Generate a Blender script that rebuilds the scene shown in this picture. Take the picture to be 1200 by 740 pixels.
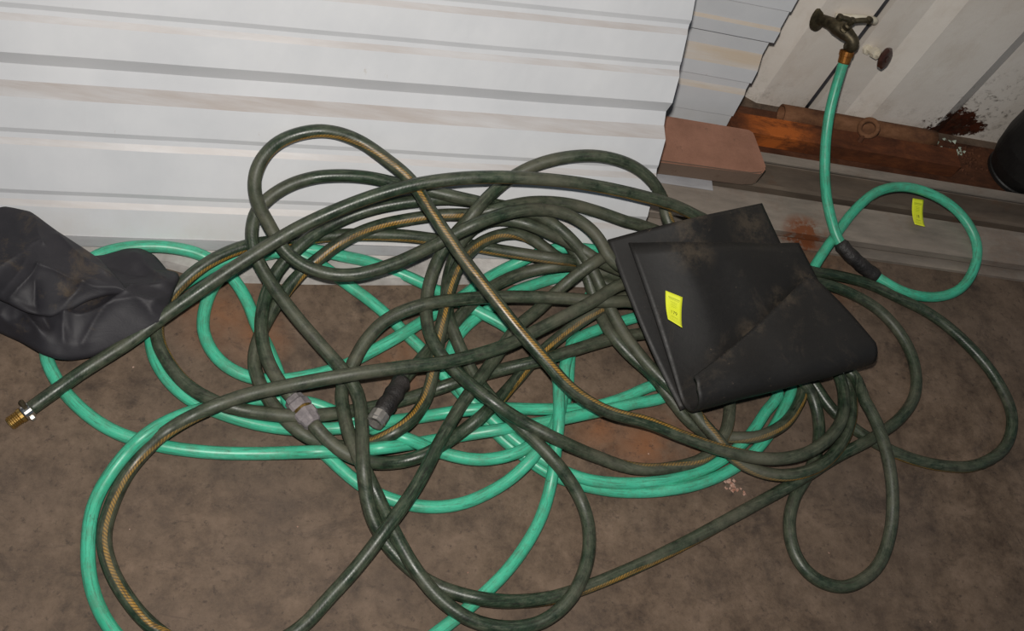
import bpy, bmesh, math, random
import numpy as np
from mathutils import Vector, Matrix

for o in list(bpy.data.objects):
    bpy.data.objects.remove(o)
scene = bpy.context.scene
COL = scene.collection

# ------------------------------------------------------------------ camera
cam_data = bpy.data.cameras.new('camera')
cam = bpy.data.objects.new('camera', cam_data)
COL.objects.link(cam)
cam_data.sensor_width = 36.0
cam_data.lens = 37.2
cam_data.clip_start = 0.05
cam.matrix_world = Matrix(((0.967456, -0.112904, -0.226453, 0.0),
                           (-0.014092, 0.869508, -0.493718, 0.0),
                           (0.252646, 0.480842, 0.839620, 1.6),
                           (0, 0, 0, 1)))
scene.camera = cam

# ------------------------------------------------------------------ light
scene.view_settings.view_transform = 'Standard'
scene.view_settings.look = 'None'
scene.view_settings.gamma = 1.0
scene.view_settings.use_curve_mapping = False
scene.view_settings.exposure = 0.0

world = bpy.data.worlds.new('world')
scene.world = world
world.use_nodes = True
bg = world.node_tree.nodes['Background']
bg.inputs[0].default_value = (0.62, 0.79, 1.0, 1)      # weak daylight in the open shed
bg.inputs[1].default_value = 0.10

fl = bpy.data.lights.new('camera_flash', 'AREA')       # the camera's own flash, just above the lens
fl.shape = 'DISK'
fl.size = 0.05
fl.energy = 24.0
fl.spread = math.radians(165)
fl.color = (1.0, 0.955, 0.90)
flash = bpy.data.objects.new('camera_flash', fl)
COL.objects.link(flash)
mw = cam.matrix_world.copy()
off = mw.to_3x3() @ Vector((-0.005, 0.11, 0.0))
mw.translation = mw.translation + off
tilt = mw.to_3x3() @ (Matrix.Rotation(math.radians(3.0), 3, 'Y') @ Matrix.Rotation(math.radians(3.0), 3, 'X'))
flash.matrix_world = Matrix.Translation(mw.translation) @ tilt.to_4x4()

# ------------------------------------------------------------------ helpers
rnd = random.Random(7)


def hexc(r, g, b):
    def f(c):
        c /= 255.0
        return c / 12.92 if c <= 0.04045 else ((c + 0.055) / 1.055) ** 2.4
    return (f(r), f(g), f(b), 1.0)


class NT:
    """small node-graph helper"""
    def __init__(self, name):
        self.m = bpy.data.materials.new(name)
        self.m.use_nodes = True
        self.t = self.m.node_tree
        self.b = self.t.nodes['Principled BSDF']

    def n(self, typ, **kw):
        nd = self.t.nodes.new(typ)
        for k, v in kw.items():
            if k.startswith('i_'):
                key = k[2:]
                key = int(key) if key.isdigit() else key
                nd.inputs[key].default_value = v
            else:
                setattr(nd, k, v)
        return nd

    def l(self, a, b):
        self.t.links.new(a, b)

    def coord(self, kind='Object'):
        return self.n('ShaderNodeTexCoord').outputs[kind]

    def noise(self, vec, scale, detail=6, rough=0.6, dist=0.0):
        nd = self.n('ShaderNodeTexNoise')
        nd.inputs['Scale'].default_value = scale
        nd.inputs['Detail'].default_value = detail
        nd.inputs['Roughness'].default_value = rough
        nd.inputs['Distortion'].default_value = dist
        self.l(vec, nd.inputs['Vector'])
        return nd.outputs['Fac']

    def ramp(self, fac, stops):
        nd = self.n('ShaderNodeValToRGB')
        cr = nd.color_ramp
        while len(cr.elements) < len(stops):
            cr.elements.new(0.5)
        for e, (p, c) in zip(cr.elements, stops):
            e.position = p
            e.color = c if hasattr(c, '__len__') else (c, c, c, 1)
        self.l(fac, nd.inputs['Fac'])
        return nd.outputs['Color']

    def mix(self, fac, a, b, mode='MIX'):
        nd = self.n('ShaderNodeMixRGB', blend_type=mode)
        for s, v in ((nd.inputs[0], fac), (nd.inputs[1], a), (nd.inputs[2], b)):
            if isinstance(v, (int, float)):
                s.default_value = v
            elif isinstance(v, tuple):
                s.default_value = v
            else:
                self.l(v, s)
        return nd.outputs[0]

    def math(self, op, a, b=None, c=None):
        nd = self.n('ShaderNodeMath', operation=op)
        for s, v in zip(nd.inputs, (a, b, c)):
            if v is None:
                continue
            if isinstance(v, (int, float)):
                s.default_value = v
            else:
                self.l(v, s)
        return nd.outputs[0]

    def mapping(self, vec, scale=(1, 1, 1), loc=(0, 0, 0), rot=(0, 0, 0)):
        nd = self.n('ShaderNodeMapping')
        nd.inputs['Scale'].default_value = scale
        nd.inputs['Location'].default_value = loc
        nd.inputs['Rotation'].default_value = rot
        self.l(vec, nd.inputs['Vector'])
        return nd.outputs[0]

    def bump(self, h, strength, dist=0.002):
        nd = self.n('ShaderNodeBump')
        nd.inputs['Strength'].default_value = strength
        nd.inputs['Distance'].default_value = dist
        self.l(h, nd.inputs['Height'])
        self.l(nd.outputs[0], self.b.inputs['Normal'])

    def spot(self, vec, centre, radius, scale=(1, 1, 1)):
        """1 inside a blob around centre, 0 outside"""
        v = self.n('ShaderNodeVectorMath', operation='SUBTRACT')
        self.l(vec, v.inputs[0])
        v.inputs[1].default_value = centre
        m = self.n('ShaderNodeVectorMath', operation='MULTIPLY')
        self.l(v.outputs[0], m.inputs[0])
        m.inputs[1].default_value = scale
        ln = self.n('ShaderNodeVectorMath', operation='LENGTH')
        self.l(m.outputs[0], ln.inputs[0])
        return self.math('SUBTRACT', 1.0, self.math('DIVIDE', ln.outputs['Value'], radius))

    def out(self, color=None, rough=None, metal=None, spec=None):
        for key, v in (('Base Color', color), ('Roughness', rough), ('Metallic', metal), ('Specular IOR Level', spec)):
            if v is None:
                continue
            s = self.b.inputs[key]
            if isinstance(v, (int, float, tuple)):
                s.default_value = v
            else:
                self.l(v, s)
        return self.m


def simple(name, c1, c2, scale=30, rough=0.6, metal=0.0, bump=0.0, dist=0.001, spec=0.5, lo=0.35, hi=0.68):
    g = NT(name)
    v = g.coord()
    n = g.noise(v, scale)
    g.out(g.ramp(n, [(lo, c1), (hi, c2)]), rough, metal, spec)
    if bump:
        g.bump(g.noise(v, scale * 2.5), bump, dist)
    return g.m


def mesh_obj(name, verts, faces, mat, parent=None, smooth=False, uvs=None):
    me = bpy.data.meshes.new(name)
    me.from_pydata([tuple(float(c) for c in v) for v in verts], [], faces)
    me.materials.append(mat)
    if smooth:
        me.polygons.foreach_set('use_smooth', [True] * len(me.polygons))
    if uvs is not None:
        lay = me.uv_layers.new(name='hose')
        lay.data.foreach_set('uv', np.asarray(uvs, dtype=np.float32).ravel())
    me.update()
    o = bpy.data.objects.new(name, me)
    COL.objects.link(o)
    if parent is not None:
        o.parent = parent
    return o


def empty(name, loc=(0, 0, 0)):
    o = bpy.data.objects.new(name, None)
    o.empty_display_size = 0.05
    COL.objects.link(o)
    return o


def tag(o, label=None, cat=None, group=None, kind=None):
    if label: o['label'] = label
    if cat: o['category'] = cat
    if group: o['group'] = group
    if kind: o['kind'] = kind
    return o


def finish_root(root):
    """move the empty to the base of its parts without moving them"""
    pts = []
    for ch in root.children_recursive:
        if ch.type == 'MESH':
            pts += [ch.matrix_local @ v.co for v in ch.data.vertices]
    if not pts:
        return
    lo = Vector((min(p[i] for p in pts) for i in range(3)))
    hi = Vector((max(p[i] for p in pts) for i in range(3)))
    base = Vector(((lo.x + hi.x) / 2, (lo.y + hi.y) / 2, lo.z))
    root.location = base
    def shift(o):
        if o.type == 'MESH':
            o.data.transform(Matrix.Translation(-base))
        for c in o.children:
            shift(c)
    seen = set()
    for ch in root.children_recursive:
        if ch.type == 'MESH' and ch.data.name not in seen:
            seen.add(ch.data.name)
            ch.data.transform(Matrix.Translation(-base))


def grid_mesh(P):
    """P: array (m,n,3) -> verts, faces"""
    m, n = P.shape[:2]
    f = [(i * n + j, i * n + j + 1, (i + 1) * n + j + 1, (i + 1) * n + j) for i in range(m - 1) for j in range(n - 1)]
    return P.reshape(-1, 3), f


def sheet(P, thick, flip=False):
    """closed thin sheet from a grid of points, thickness along the local normal"""
    m, n = P.shape[:2]
    du = np.gradient(P, axis=0)
    dv = np.gradient(P, axis=1)
    nr = np.cross(du, dv)
    nr /= np.linalg.norm(nr, axis=2, keepdims=True) + 1e-9
    if flip:
        nr = -nr
    Q = P - nr * thick
    V = np.vstack([P.reshape(-1, 3), Q.reshape(-1, 3)])
    N = m * n
    f = []
    for i in range(m - 1):
        for j in range(n - 1):
            a, b, c, d = i * n + j, i * n + j + 1, (i + 1) * n + j + 1, (i + 1) * n + j
            f.append((a, d, c, b) if flip else (a, b, c, d))
            f.append((N + a, N + b, N + c, N + d) if flip else (N + a, N + d, N + c, N + b))
    ring = [(0, j) for j in range(n)] + [(i, n - 1) for i in range(1, m)] + [(m - 1, j) for j in range(n - 2, -1, -1)] + [(i, 0) for i in range(m - 2, 0, -1)]
    ids = [i * n + j for i, j in ring]
    for k in range(len(ids)):
        a, b = ids[k], ids[(k + 1) % len(ids)]
        f.append((a, N + a, N + b, b) if flip else (a, b, N + b, N + a))
    me_v = V
    return me_v, f


def catmull(C, step):
    C = np.asarray(C, float)
    E = np.vstack([2 * C[0] - C[1], C, 2 * C[-1] - C[-2]])
    out = []
    for i in range(1, len(E) - 2):
        p0, p1, p2, p3 = E[i - 1:i + 3]
        n = max(1, int(round(np.linalg.norm((p2 - p1)[:3]) / step)))
        t = (np.arange(n) / n)[:, None]
        out.append(0.5 * ((2 * p1) + (-p0 + p2) * t + (2 * p0 - 5 * p1 + 4 * p2 - p3) * t ** 2 + (-p0 + 3 * p1 - 3 * p2 + p3) * t ** 3))
    out.append(C[-1:])
    return np.vstack(out)


def frames(P, ref):
    T = np.gradient(P, axis=0)
    T /= np.linalg.norm(T, axis=1, keepdims=True) + 1e-12
    U = ref - T * (T @ ref)[:, None]
    ln = np.linalg.norm(U, axis=1)
    for i in range(len(U)):
        if ln[i] < 0.15:
            alt = np.array((0.3, 0.9, 0.1))
            U[i] = alt - T[i] * (T[i] @ alt)
    U /= np.linalg.norm(U, axis=1, keepdims=True)
    S = np.cross(T, U)
    return T, U, S


def tube(P, rad, k=12, ref=(0.0, -0.45, 0.9), phase=None, caps=True, ang0=0.0):
    """returns verts, faces, uvs(per loop): u = length, v = angle from the stripe, -.5 .. .5"""
    P = np.asarray(P, float)
    ref = np.asarray(ref, float)
    T, U, S = frames(P, ref)
    n = len(P)
    rad = np.broadcast_to(np.asarray(rad, float), (n,))
    L = np.r_[0, np.cumsum(np.linalg.norm(np.diff(P, axis=0), axis=1))]
    ph = np.zeros(n) if phase is None else np.radians(phase)
    V = []
    for j in range(k):
        a = ph + 2 * math.pi * (j / k - 0.5) + ang0
        V.append(P + (np.cos(a)[:, None] * U + np.sin(a)[:, None] * S) * rad[:, None])
    V = np.stack(V, axis=1).reshape(-1, 3)
    F, UV = [], []
    for i in range(n - 1):
        for j in range(k):
            j2 = (j + 1) % k
            F.append((i * k + j, (i + 1) * k + j, (i + 1) * k + j2, i * k + j2))
            v0, v1 = j / k - 0.5, (j + 1) / k - 0.5
            UV += [(L[i], v0), (L[i + 1], v0), (L[i + 1], v1), (L[i], v1)]
    if caps:
        F.append(tuple(range(k)))
        UV += [(0, 0.5)] * k
        F.append(tuple((n - 1) * k + j for j in range(k - 1, -1, -1)))
        UV += [(0, 0.5)] * k
    return V, F, UV


def lathe(p0, p1, prof, k=16, ref=(0, 0, 1), jag=None):
    """prof: list (t along p0->p1 in metres, radius); jag: per-side radius multipliers"""
    p0 = np.asarray(p0, float)
    ax = np.asarray(p1, float) - p0
    ax /= np.linalg.norm(ax)
    ref = np.asarray(ref, float)
    if abs(ax @ ref) > 0.95:
        ref = np.array((1.0, 0, 0))
    u = ref - ax * (ax @ ref)
    u /= np.linalg.norm(u)
    s = np.cross(ax, u)
    V, F = [], []
    for t, r in prof:
        for j in range(k):
            a = 2 * math.pi * j / k
            rr = r * (jag[j % len(jag)] if jag else 1.0)
            V.append(p0 + ax * t + (u * math.cos(a) + s * math.sin(a)) * rr)
    m = len(prof)
    for i in range(m - 1):
        for j in range(k):
            F.append((i * k + j, i * k + (j + 1) % k, (i + 1) * k + (j + 1) % k, (i + 1) * k + j))
    F.append(tuple(range(k - 1, -1, -1)))
    F.append(tuple((m - 1) * k + j for j in range(k)))
    return V, F


def box(x0, x1, y0, y1, z0, z1):
    V = [(x, y, z) for x in (x0, x1) for y in (y0, y1) for z in (z0, z1)]
    F = [(0, 1, 3, 2), (4, 6, 7, 5), (0, 4, 5, 1), (2, 3, 7, 6), (0, 2, 6, 4), (1, 5, 7, 3)]
    return V, F


def extrude_x(prof, x0, x1, closed=True):
    """closed (y,z) outline extruded along X"""
    n = len(prof)
    V = [(x0, y, z) for y, z in prof] + [(x1, y, z) for y, z in prof]
    F = [(i, (i + 1) % n, n + (i + 1) % n, n + i) for i in range(n)]
    F.append(tuple(range(n - 1, -1, -1)))
    F.append(tuple(range(n, 2 * n)))
    return V, F


def bevel(o, w, seg=2):
    md = o.modifiers.new('bevel', 'BEVEL')
    md.width = w
    md.segments = seg
    md.limit_method = 'ANGLE'
    return o


def recalc(o):
    bm = bmesh.new()
    bm.from_mesh(o.data)
    bmesh.ops.recalc_face_normals(bm, faces=bm.faces)
    bm.to_mesh(o.data)
    bm.free()
    return o


# ------------------------------------------------------------------ materials
def mat_floor():
    g = NT('stained_concrete')
    v = g.coord()
    big = g.noise(v, 2.2, 5, 0.6, 0.4)
    mid = g.noise(g.mapping(v, loc=(3, 1, 0)), 13, 9, 0.72, 0.15)
    fine = g.noise(v, 70, 6, 0.7)
    rough = g.noise(g.mapping(v, loc=(8, 3, 0)), 34, 10, 0.78, 0.2)
    mid = g.math('ADD', g.math('MULTIPLY', mid, 0.6), g.math('MULTIPLY', rough, 0.4))
    c = g.ramp(mid, [(0.36, hexc(66, 53, 43)), (0.50, hexc(102, 85, 70)), (0.62, hexc(122, 103, 87))])
    c = g.mix(g.ramp(big, [(0.40, 0.0), (0.68, 0.50)]), c, hexc(88, 77, 69))
    st = g.noise(g.mapping(v, loc=(5.2, 2.1, 0)), 5.5, 5, 0.6, 0.8)
    stm = None
    for cx, cy, r in FLOORSTAINS:
        s = g.math('MAXIMUM', g.spot(v, (cx, cy, 0), r), 0.0)
        stm = s if stm is None else g.math('MAXIMUM', stm, s)
    stm = g.math('MULTIPLY', stm, g.ramp(st, [(0.38, 0.2), (0.60, 1.0)]))
    c = g.mix(g.math('MULTIPLY', stm, 0.75), c, hexc(140, 90, 56))
    dk = g.noise(g.mapping(v, loc=(1.5, 7.7, 0)), 7, 9, 0.76, 0.3)
    c = g.mix(g.ramp(dk, [(0.54, 0.0), (0.66, 0.60)]), c, hexc(46, 40, 37))
    vo = g.n('ShaderNodeTexVoronoi', feature='DISTANCE_TO_EDGE')
    vo.inputs['Scale'].default_value = 3.2
    wv = g.mix(0.30, v, g.n('ShaderNodeTexNoise', i_Scale=5.0, i_Detail=8.0, i_Roughness=0.7).outputs['Color'])
    g.l(wv, vo.inputs['Vector'])
    crack = g.math('MULTIPLY', g.ramp(vo.outputs['Distance'], [(0.0, 1.0), (0.006, 0.0)]), g.ramp(g.noise(v, 3.0), [(0.50, 0.0), (0.64, 0.45)]))
    c = g.mix(crack, c, hexc(44, 37, 33))
    sp = g.ramp(fine, [(0.32, 0.7), (0.43, 0.0)])
    c = g.mix(sp, c, hexc(58, 49, 43))
    sm = g.ramp(g.noise(g.mapping(v, loc=(11, 4, 0), rot=(0, 0, 0.7), scale=(1, 2.6, 1)), 11, 10, 0.8, 0.5), [(0.56, 0.0), (0.66, 0.55)])
    c = g.mix(sm, c, hexc(62, 52, 46))
    pl = g.ramp(g.noise(g.mapping(v, loc=(21, 14, 0)), 24, 9, 0.8), [(0.62, 0.0), (0.72, 0.45)])
    c = g.mix(pl, c, hexc(150, 132, 116))
    g.out(c, g.ramp(mid, [(0.3, 0.62), (0.7, 0.80)]), 0.0, 0.35)
    h = g.math('ADD', g.math('MULTIPLY', fine, 0.5), g.math('SUBTRACT', mid, crack))
    g.bump(h, 0.35, 0.003)
    return g.m


FLOORSTAINS = [(0.674, 0.707, 0.100), (-0.076, 0.883, 0.100), (-0.009, 0.843, 0.070), (0.772, 0.724, 0.070), (0.582, 0.739, 0.070), (1.073, 1.103, 0.100), (0.249, 0.833, 0.080)]


def mat_white_sheet(dust_axis, lo=0.60, hi=0.90, dcol=(172, 162, 155)):
    """off-white coated steel, dust on ledges by slope, scuffs"""
    g = NT('white_coated_steel_' + dust_axis)
    v = g.coord()
    n1 = g.noise(v, 5, 6, 0.65)
    n2 = g.noise(g.mapping(v, scale=(0.6, 6, 6)), 6, 6, 0.7)
    col = g.ramp(n1, [(0.3, hexc(201, 203, 206)), (0.7, hexc(214, 215, 217))])
    geo = g.n('ShaderNodeNewGeometry')
    sep = g.n('ShaderNodeSeparateXYZ')
    g.l(geo.outputs['True Normal'], sep.inputs[0])
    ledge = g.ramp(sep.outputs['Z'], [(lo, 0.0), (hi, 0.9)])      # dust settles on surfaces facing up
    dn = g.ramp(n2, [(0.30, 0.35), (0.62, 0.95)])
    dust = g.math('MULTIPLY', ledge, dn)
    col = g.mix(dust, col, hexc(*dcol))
    sc = g.ramp(g.noise(g.mapping(v, scale=(3, 1, 1), loc=(2, 5, 1)), 16, 8, 0.75), [(0.665, 0.0), (0.72, 0.6)])
    col = g.mix(sc, col, hexc(176, 166, 156))
    sep2 = g.n('ShaderNodeSeparateXYZ')
    g.l(v, sep2.inputs[0])
    low = g.math('MULTIPLY', g.ramp(sep2.outputs['Z'], [(0.0, 1.0), (0.09, 0.0)]), g.ramp(g.noise(v, 7, 8, 0.7), [(0.40, 0.0), (0.62, 0.55)]))
    col = g.mix(low, col, hexc(196, 190, 182))
    g.out(col, 0.42, 0.0, 0.4)
    g.bump(g.noise(v, 3.5, 3, 0.5), 0.25, 0.006)
    return g.m


def mat_wall():
    g = NT('white_painted_wall')
    v = g.coord()
    n1 = g.noise(v, 4, 6, 0.65)
    col = g.ramp(n1, [(0.3, hexc(222, 213, 202)), (0.7, hexc(238, 231, 222))])
    stain = g.ramp(g.noise(g.mapping(v, scale=(2, 2, 0.8), loc=(3, 0, 1)), 5, 7, 0.7), [(0.52, 0.0), (0.72, 0.45)])
    col = g.mix(stain, col, hexc(198, 182, 164))
    sepx = g.n('ShaderNodeSeparateXYZ')
    g.l(v, sepx.inputs[0])
    band = g.ramp(sepx.outputs['Z'], [(0.03, 1.0), (0.12, 0.0)])
    grime = g.math('MULTIPLY', band, g.ramp(g.noise(v, 22, 9, 0.8), [(0.52, 0.0), (0.68, 0.45)]))
    col = g.mix(grime, col, hexc(92, 80, 66))
    blob = g.math('MAXIMUM', g.spot(v, (1.47, 1.55, 0.035), 0.135, (1.0, 0.3, 1.2)), 0.0)
    edge = g.math('ADD', blob, g.math('MULTIPLY', g.math('SUBTRACT', g.noise(v, 26, 8, 0.75), 0.5), 1.6))
    rust = g.ramp(edge, [(0.46, 0.0), (0.52, 1.0)])
    col = g.mix(rust, col, g.ramp(g.noise(v, 60, 6), [(0.35, hexc(44, 22, 14)), (0.7, hexc(86, 42, 26))]))
    blob2 = g.math('MAXIMUM', g.spot(v, (1.52, 1.55, 0.10), 0.16, (1.0, 0.3, 1.0)), 0.0)
    sp = g.math('MULTIPLY', blob2, g.ramp(g.noise(v, 48, 8, 0.8), [(0.53, 0.0), (0.62, 1.0)]))
    col = g.mix(g.math('MINIMUM', sp, 1.0), col, hexc(70, 60, 48))
    g.out(col, 0.5, 0.0, 0.35)
    g.bump(g.math('ADD', g.noise(v, 90, 5, 0.7), g.math('MULTIPLY', rust, 1.5)), 0.25, 0.002)
    return g.m


def mat_dark_hose():
    g = NT('dark_green_striped_hose')
    uv = g.n('ShaderNodeUVMap', uv_map='hose').outputs[0]
    sp = g.n('ShaderNodeSeparateXYZ')
    g.l(uv, sp.inputs[0])
    v = g.coord()
    U, A = sp.outputs['X'], sp.outputs['Y']
    n1 = g.noise(v, 5, 6, 0.65)
    n2 = g.noise(v, 55, 8, 0.75)
    col = g.ramp(n2, [(0.30, hexc(30, 42, 31)), (0.55, hexc(50, 68, 50)), (0.75, hexc(64, 84, 62))])
    # woven reinforcement showing through as fine slanted lines
    w = g.n('ShaderNodeTexWave', wave_type='BANDS', bands_direction='X')
    w.inputs['Scale'].default_value = 1.0
    cmb = g.n('ShaderNodeCombineXYZ')
    g.l(g.math('ADD', g.math('MULTIPLY', U, 56.0), g.math('MULTIPLY', A, 3.5)), cmb.inputs[0])
    g.l(cmb.outputs[0], w.inputs['Vector'])
    weave = w.outputs['Fac']
    col = g.mix(g.math('MULTIPLY', weave, 0.18), col, hexc(26, 34, 28))
    # ochre stripe along one side
    aa = g.math('ABSOLUTE', A)
    stripe = g.ramp(aa, [(0.040, 1.0), (0.060, 0.0)])
    scol = g.mix(g.math('MULTIPLY', weave, 0.8), hexc(182, 138, 54), hexc(66, 54, 28))
    col = g.mix(stripe, col, scol)
    # dust and grime
    ang = g.math('MULTIPLY', A, 2 * math.pi)
    cmb2 = g.n('ShaderNodeCombineXYZ')
    g.l(g.math('MULTIPLY', U, 9.0), cmb2.inputs[0])
    g.l(g.math('MULTIPLY', g.math('COSINE', ang), 1.1), cmb2.inputs[1])
    g.l(g.math('MULTIPLY', g.math('SINE', ang), 1.1), cmb2.inputs[2])
    streak = g.noise(cmb2.outputs[0], 3.0, 8, 0.75)
    col = g.mix(g.ramp(streak, [(0.50, 0.0), (0.60, 0.8)]), col, hexc(30, 32, 26))
    col = g.mix(g.ramp(streak, [(0.36, 0.6), (0.46, 0.0)]), col, hexc(104, 106, 90))
    dust = g.ramp(g.math('ADD', g.math('MULTIPLY', n1, 0.7), g.math('MULTIPLY', n2, 0.35)), [(0.46, 0.0), (0.66, 0.72)])
    col = g.mix(dust, col, hexc(94, 91, 76))
    dk = g.ramp(g.noise(g.mapping(v, loc=(4, 4, 4)), 38, 7, 0.75), [(0.55, 0.0), (0.70, 0.6)])
    col = g.mix(dk, col, hexc(32, 32, 26))
    g.out(col, g.ramp(dust, [(0.0, 0.33), (0.7, 0.62)]), 0.0, 0.5)
    g.bump(g.math('ADD', n2, g.math('MULTIPLY', weave, 0.12)), 0.22, 0.0012)
    return g.m


def mat_mint_hose():
    g = NT('mint_green_hose')
    v = g.coord()
    n1 = g.noise(v, 10, 6, 0.65)
    n2 = g.noise(v, 70, 8, 0.75)
    col = g.ramp(n1, [(0.3, hexc(58, 176, 138)), (0.7, hexc(80, 194, 158))])
    uvm = g.n('ShaderNodeUVMap', uv_map='hose').outputs[0]
    spu = g.n('ShaderNodeSeparateXYZ')
    g.l(uvm, spu.inputs[0])
    ang = g.math('MULTIPLY', spu.outputs['Y'], 2 * math.pi)
    cmb2 = g.n('ShaderNodeCombineXYZ')
    g.l(g.math('MULTIPLY', spu.outputs['X'], 8.0), cmb2.inputs[0])
    g.l(g.math('COSINE', ang), cmb2.inputs[1])
    g.l(g.math('SINE', ang), cmb2.inputs[2])
    streak = g.noise(cmb2.outputs[0], 3.0, 8, 0.75)
    col = g.mix(g.ramp(streak, [(0.51, 0.0), (0.62, 0.8)]), col, hexc(62, 116, 92))
    col = g.mix(g.ramp(streak, [(0.34, 0.35), (0.44, 0.0)]), col, hexc(140, 206, 182))
    sep = g.n('ShaderNodeSeparateXYZ')
    g.l(v, sep.inputs[0])
    dirt = g.ramp(g.noise(g.mapping(v, loc=(2, 3, 1)), 30, 8, 0.8), [(0.46, 0.0), (0.68, 0.75)])
    col = g.mix(dirt, col, hexc(86, 134, 108))
    sp = g.ramp(n2, [(0.62, 0.0), (0.70, 0.75)])
    col = g.mix(sp, col, hexc(62, 84, 66))
    g.out(col, 0.38, 0.0, 0.5)
    g.bump(n2, 0.18, 0.001)
    return g.m


# dusty patches of the mat, in its own space: centre, radius, stretch
MATDUST = [((-0.107, 0.139, 0.080), 0.050, (1, 1, 0.5)), ((0.033, 0.158, 0.080), 0.070, (1, 1, 0.5)), ((-0.114, 0.070, 0.080), 0.060, (1, 1, 0.5)), ((0.130, 0.056, 0.080), 0.035, (1, 1, 0.5)), ((0.070, 0.002, 0.080), 0.035, (1, 1, 0.5)), ((0.002, -0.065, 0.080), 0.030, (1, 1, 0.5)), ((-0.062, -0.123, 0.080), 0.030, (1, 1, 0.5))]


def mat_rubber():
    g = NT('black_rubber_sheet')
    v = g.coord()
    fine = g.noise(v, 120, 6, 0.7)
    col = g.ramp(g.noise(v, 6, 6, 0.65), [(0.3, hexc(27, 26, 25)), (0.7, hexc(38, 36, 34))])
    du = g.ramp(g.noise(g.mapping(v, loc=(3.3, 1.2, 0)), 9, 9, 0.78, 0.6), [(0.55, 0.0), (0.74, 0.42)])
    col = g.mix(du, col, hexc(84, 74, 63))
    sc = g.ramp(g.noise(g.mapping(v, loc=(9.3, 1.2, 0)), 45, 8, 0.8), [(0.64, 0.0), (0.72, 0.7)])
    col = g.mix(sc, col, hexc(128, 112, 94))
    for cc, rr, sc3 in MATDUST:
        s_ = g.math('MULTIPLY', g.math('MAXIMUM', g.spot(v, cc, rr, sc3), 0.0), g.ramp(g.noise(v, 28, 8, 0.78), [(0.44, 0.0), (0.66, 0.8)]))
        col = g.mix(g.math('MINIMUM', s_, 0.40), col, hexc(104, 91, 75))
    g.out(col, g.ramp(fine, [(0.3, 0.48), (0.7, 0.62)]), 0.0, 0.45)
    g.bump(fine, 0.2, 0.001)
    return g.m


def mat_fabric():
    g = NT('black_nylon_fabric')
    v = g.coord()
    chk = g.noise(v, 420, 2, 0.5)
    col = g.ramp(g.noise(v, 9, 6, 0.7), [(0.3, hexc(34, 33, 37)), (0.7, hexc(50, 48, 52))])
    du = g.ramp(g.noise(g.mapping(v, loc=(1.3, 5.2, 0)), 11, 8, 0.75, 0.5), [(0.54, 0.0), (0.74, 0.65)])
    col = g.mix(du, col, hexc(104, 88, 66))
    g.out(col, 0.60, 0.0, 0.4)
    h = g.math('ADD', g.math('MULTIPLY', chk, 0.15), g.noise(g.mapping(v, scale=(1, 1.6, 1)), 26, 5, 0.6, 0.8))
    g.bump(h, 0.18, 0.004)
    return g.m


def mat_rust(name, c1, c2, c3, patch=None):
    g = NT(name)
    v = g.coord()
    n = g.noise(g.mapping(v, scale=(0.5, 1, 1)), 24, 9, 0.75, 0.3)
    col = g.ramp(n, [(0.30, c1), (0.52, c2), (0.72, c3)])
    if patch:
        pm = g.math('MULTIPLY', g.math('MAXIMUM', g.spot(v, patch, 0.10, (1, 0.6, 0.6)), 0.0), g.ramp(n, [(0.4, 0.3), (0.6, 1.8)]))
        col = g.mix(g.math('MINIMUM', pm, 1.0), col, hexc(186, 100, 42))
    g.out(col, 0.85, 0.1, 0.3)
    g.bump(g.noise(v, 110, 7, 0.75), 0.5, 0.002)
    return g.m


def mat_steel(name, c1, c2, rustamt=0.5, patch=None):
    g = NT(name)
    v = g.coord()
    n = g.noise(g.mapping(v, scale=(0.25, 1, 1)), 16, 8, 0.7)
    col = g.ramp(n, [(0.35, c1), (0.68, c2)])
    r = g.ramp(g.noise(g.mapping(v, loc=(3, 2, 1)), 7, 8, 0.75), [(0.55, 0.0), (0.70, rustamt)])
    col = g.mix(r, col, hexc(122, 80, 52))
    if patch:
        pm = g.math('MULTIPLY', g.math('MAXIMUM', g.spot(v, patch, 0.05, (0.8, 1, 1)), 0.0), g.ramp(g.noise(v, 40, 8, 0.75), [(0.38, 0.0), (0.56, 2.4)]))
        col = g.mix(g.math('MINIMUM', pm, 1.0), col, hexc(128, 76, 48))
    g.out(col, 0.55, 0.25, 0.4)
    g.bump(g.noise(v, 80, 6, 0.7), 0.25, 0.001)
    return g.m


M_floor = mat_floor()
M_sheet = mat_white_sheet('front')
M_wall = mat_wall()
M_dark = mat_dark_hose()
M_mint = mat_mint_hose()
M_rubber = mat_rubber()
M_fabric = mat_fabric()
M_strip = mat_steel('dull_grey_metal_strip', hexc(150, 150, 152), hexc(176, 176, 178), 0.15)
M_sill = simple('chalky_grey_concrete', hexc(150, 146, 142), hexc(198, 194, 190), 14, 0.85, 0, 0.6, 0.004)
def mat_brick():
    g = NT('brown_fired_clay')
    v = g.coord()
    col = g.ramp(g.noise(v, 14, 8, 0.7), [(0.3, hexc(136, 98, 80)), (0.7, hexc(162, 118, 98))])
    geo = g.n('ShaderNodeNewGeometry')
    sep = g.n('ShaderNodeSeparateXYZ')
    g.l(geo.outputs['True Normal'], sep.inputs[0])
    col = g.mix(g.ramp(sep.outputs['Z'], [(0.2, 0.85), (0.6, 0.0)]), col, hexc(112, 98, 86))     # upright sides greyer and darker than the top
    sp = g.ramp(g.noise(v, 45, 7, 0.75), [(0.60, 0.0), (0.70, 0.7)])
    col = g.mix(sp, col, hexc(96, 74, 62))
    g.out(col, 0.92, 0.0, 0.3)
    g.bump(g.noise(v, 60, 8, 0.75), 0.5, 0.002)
    return g.m


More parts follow.
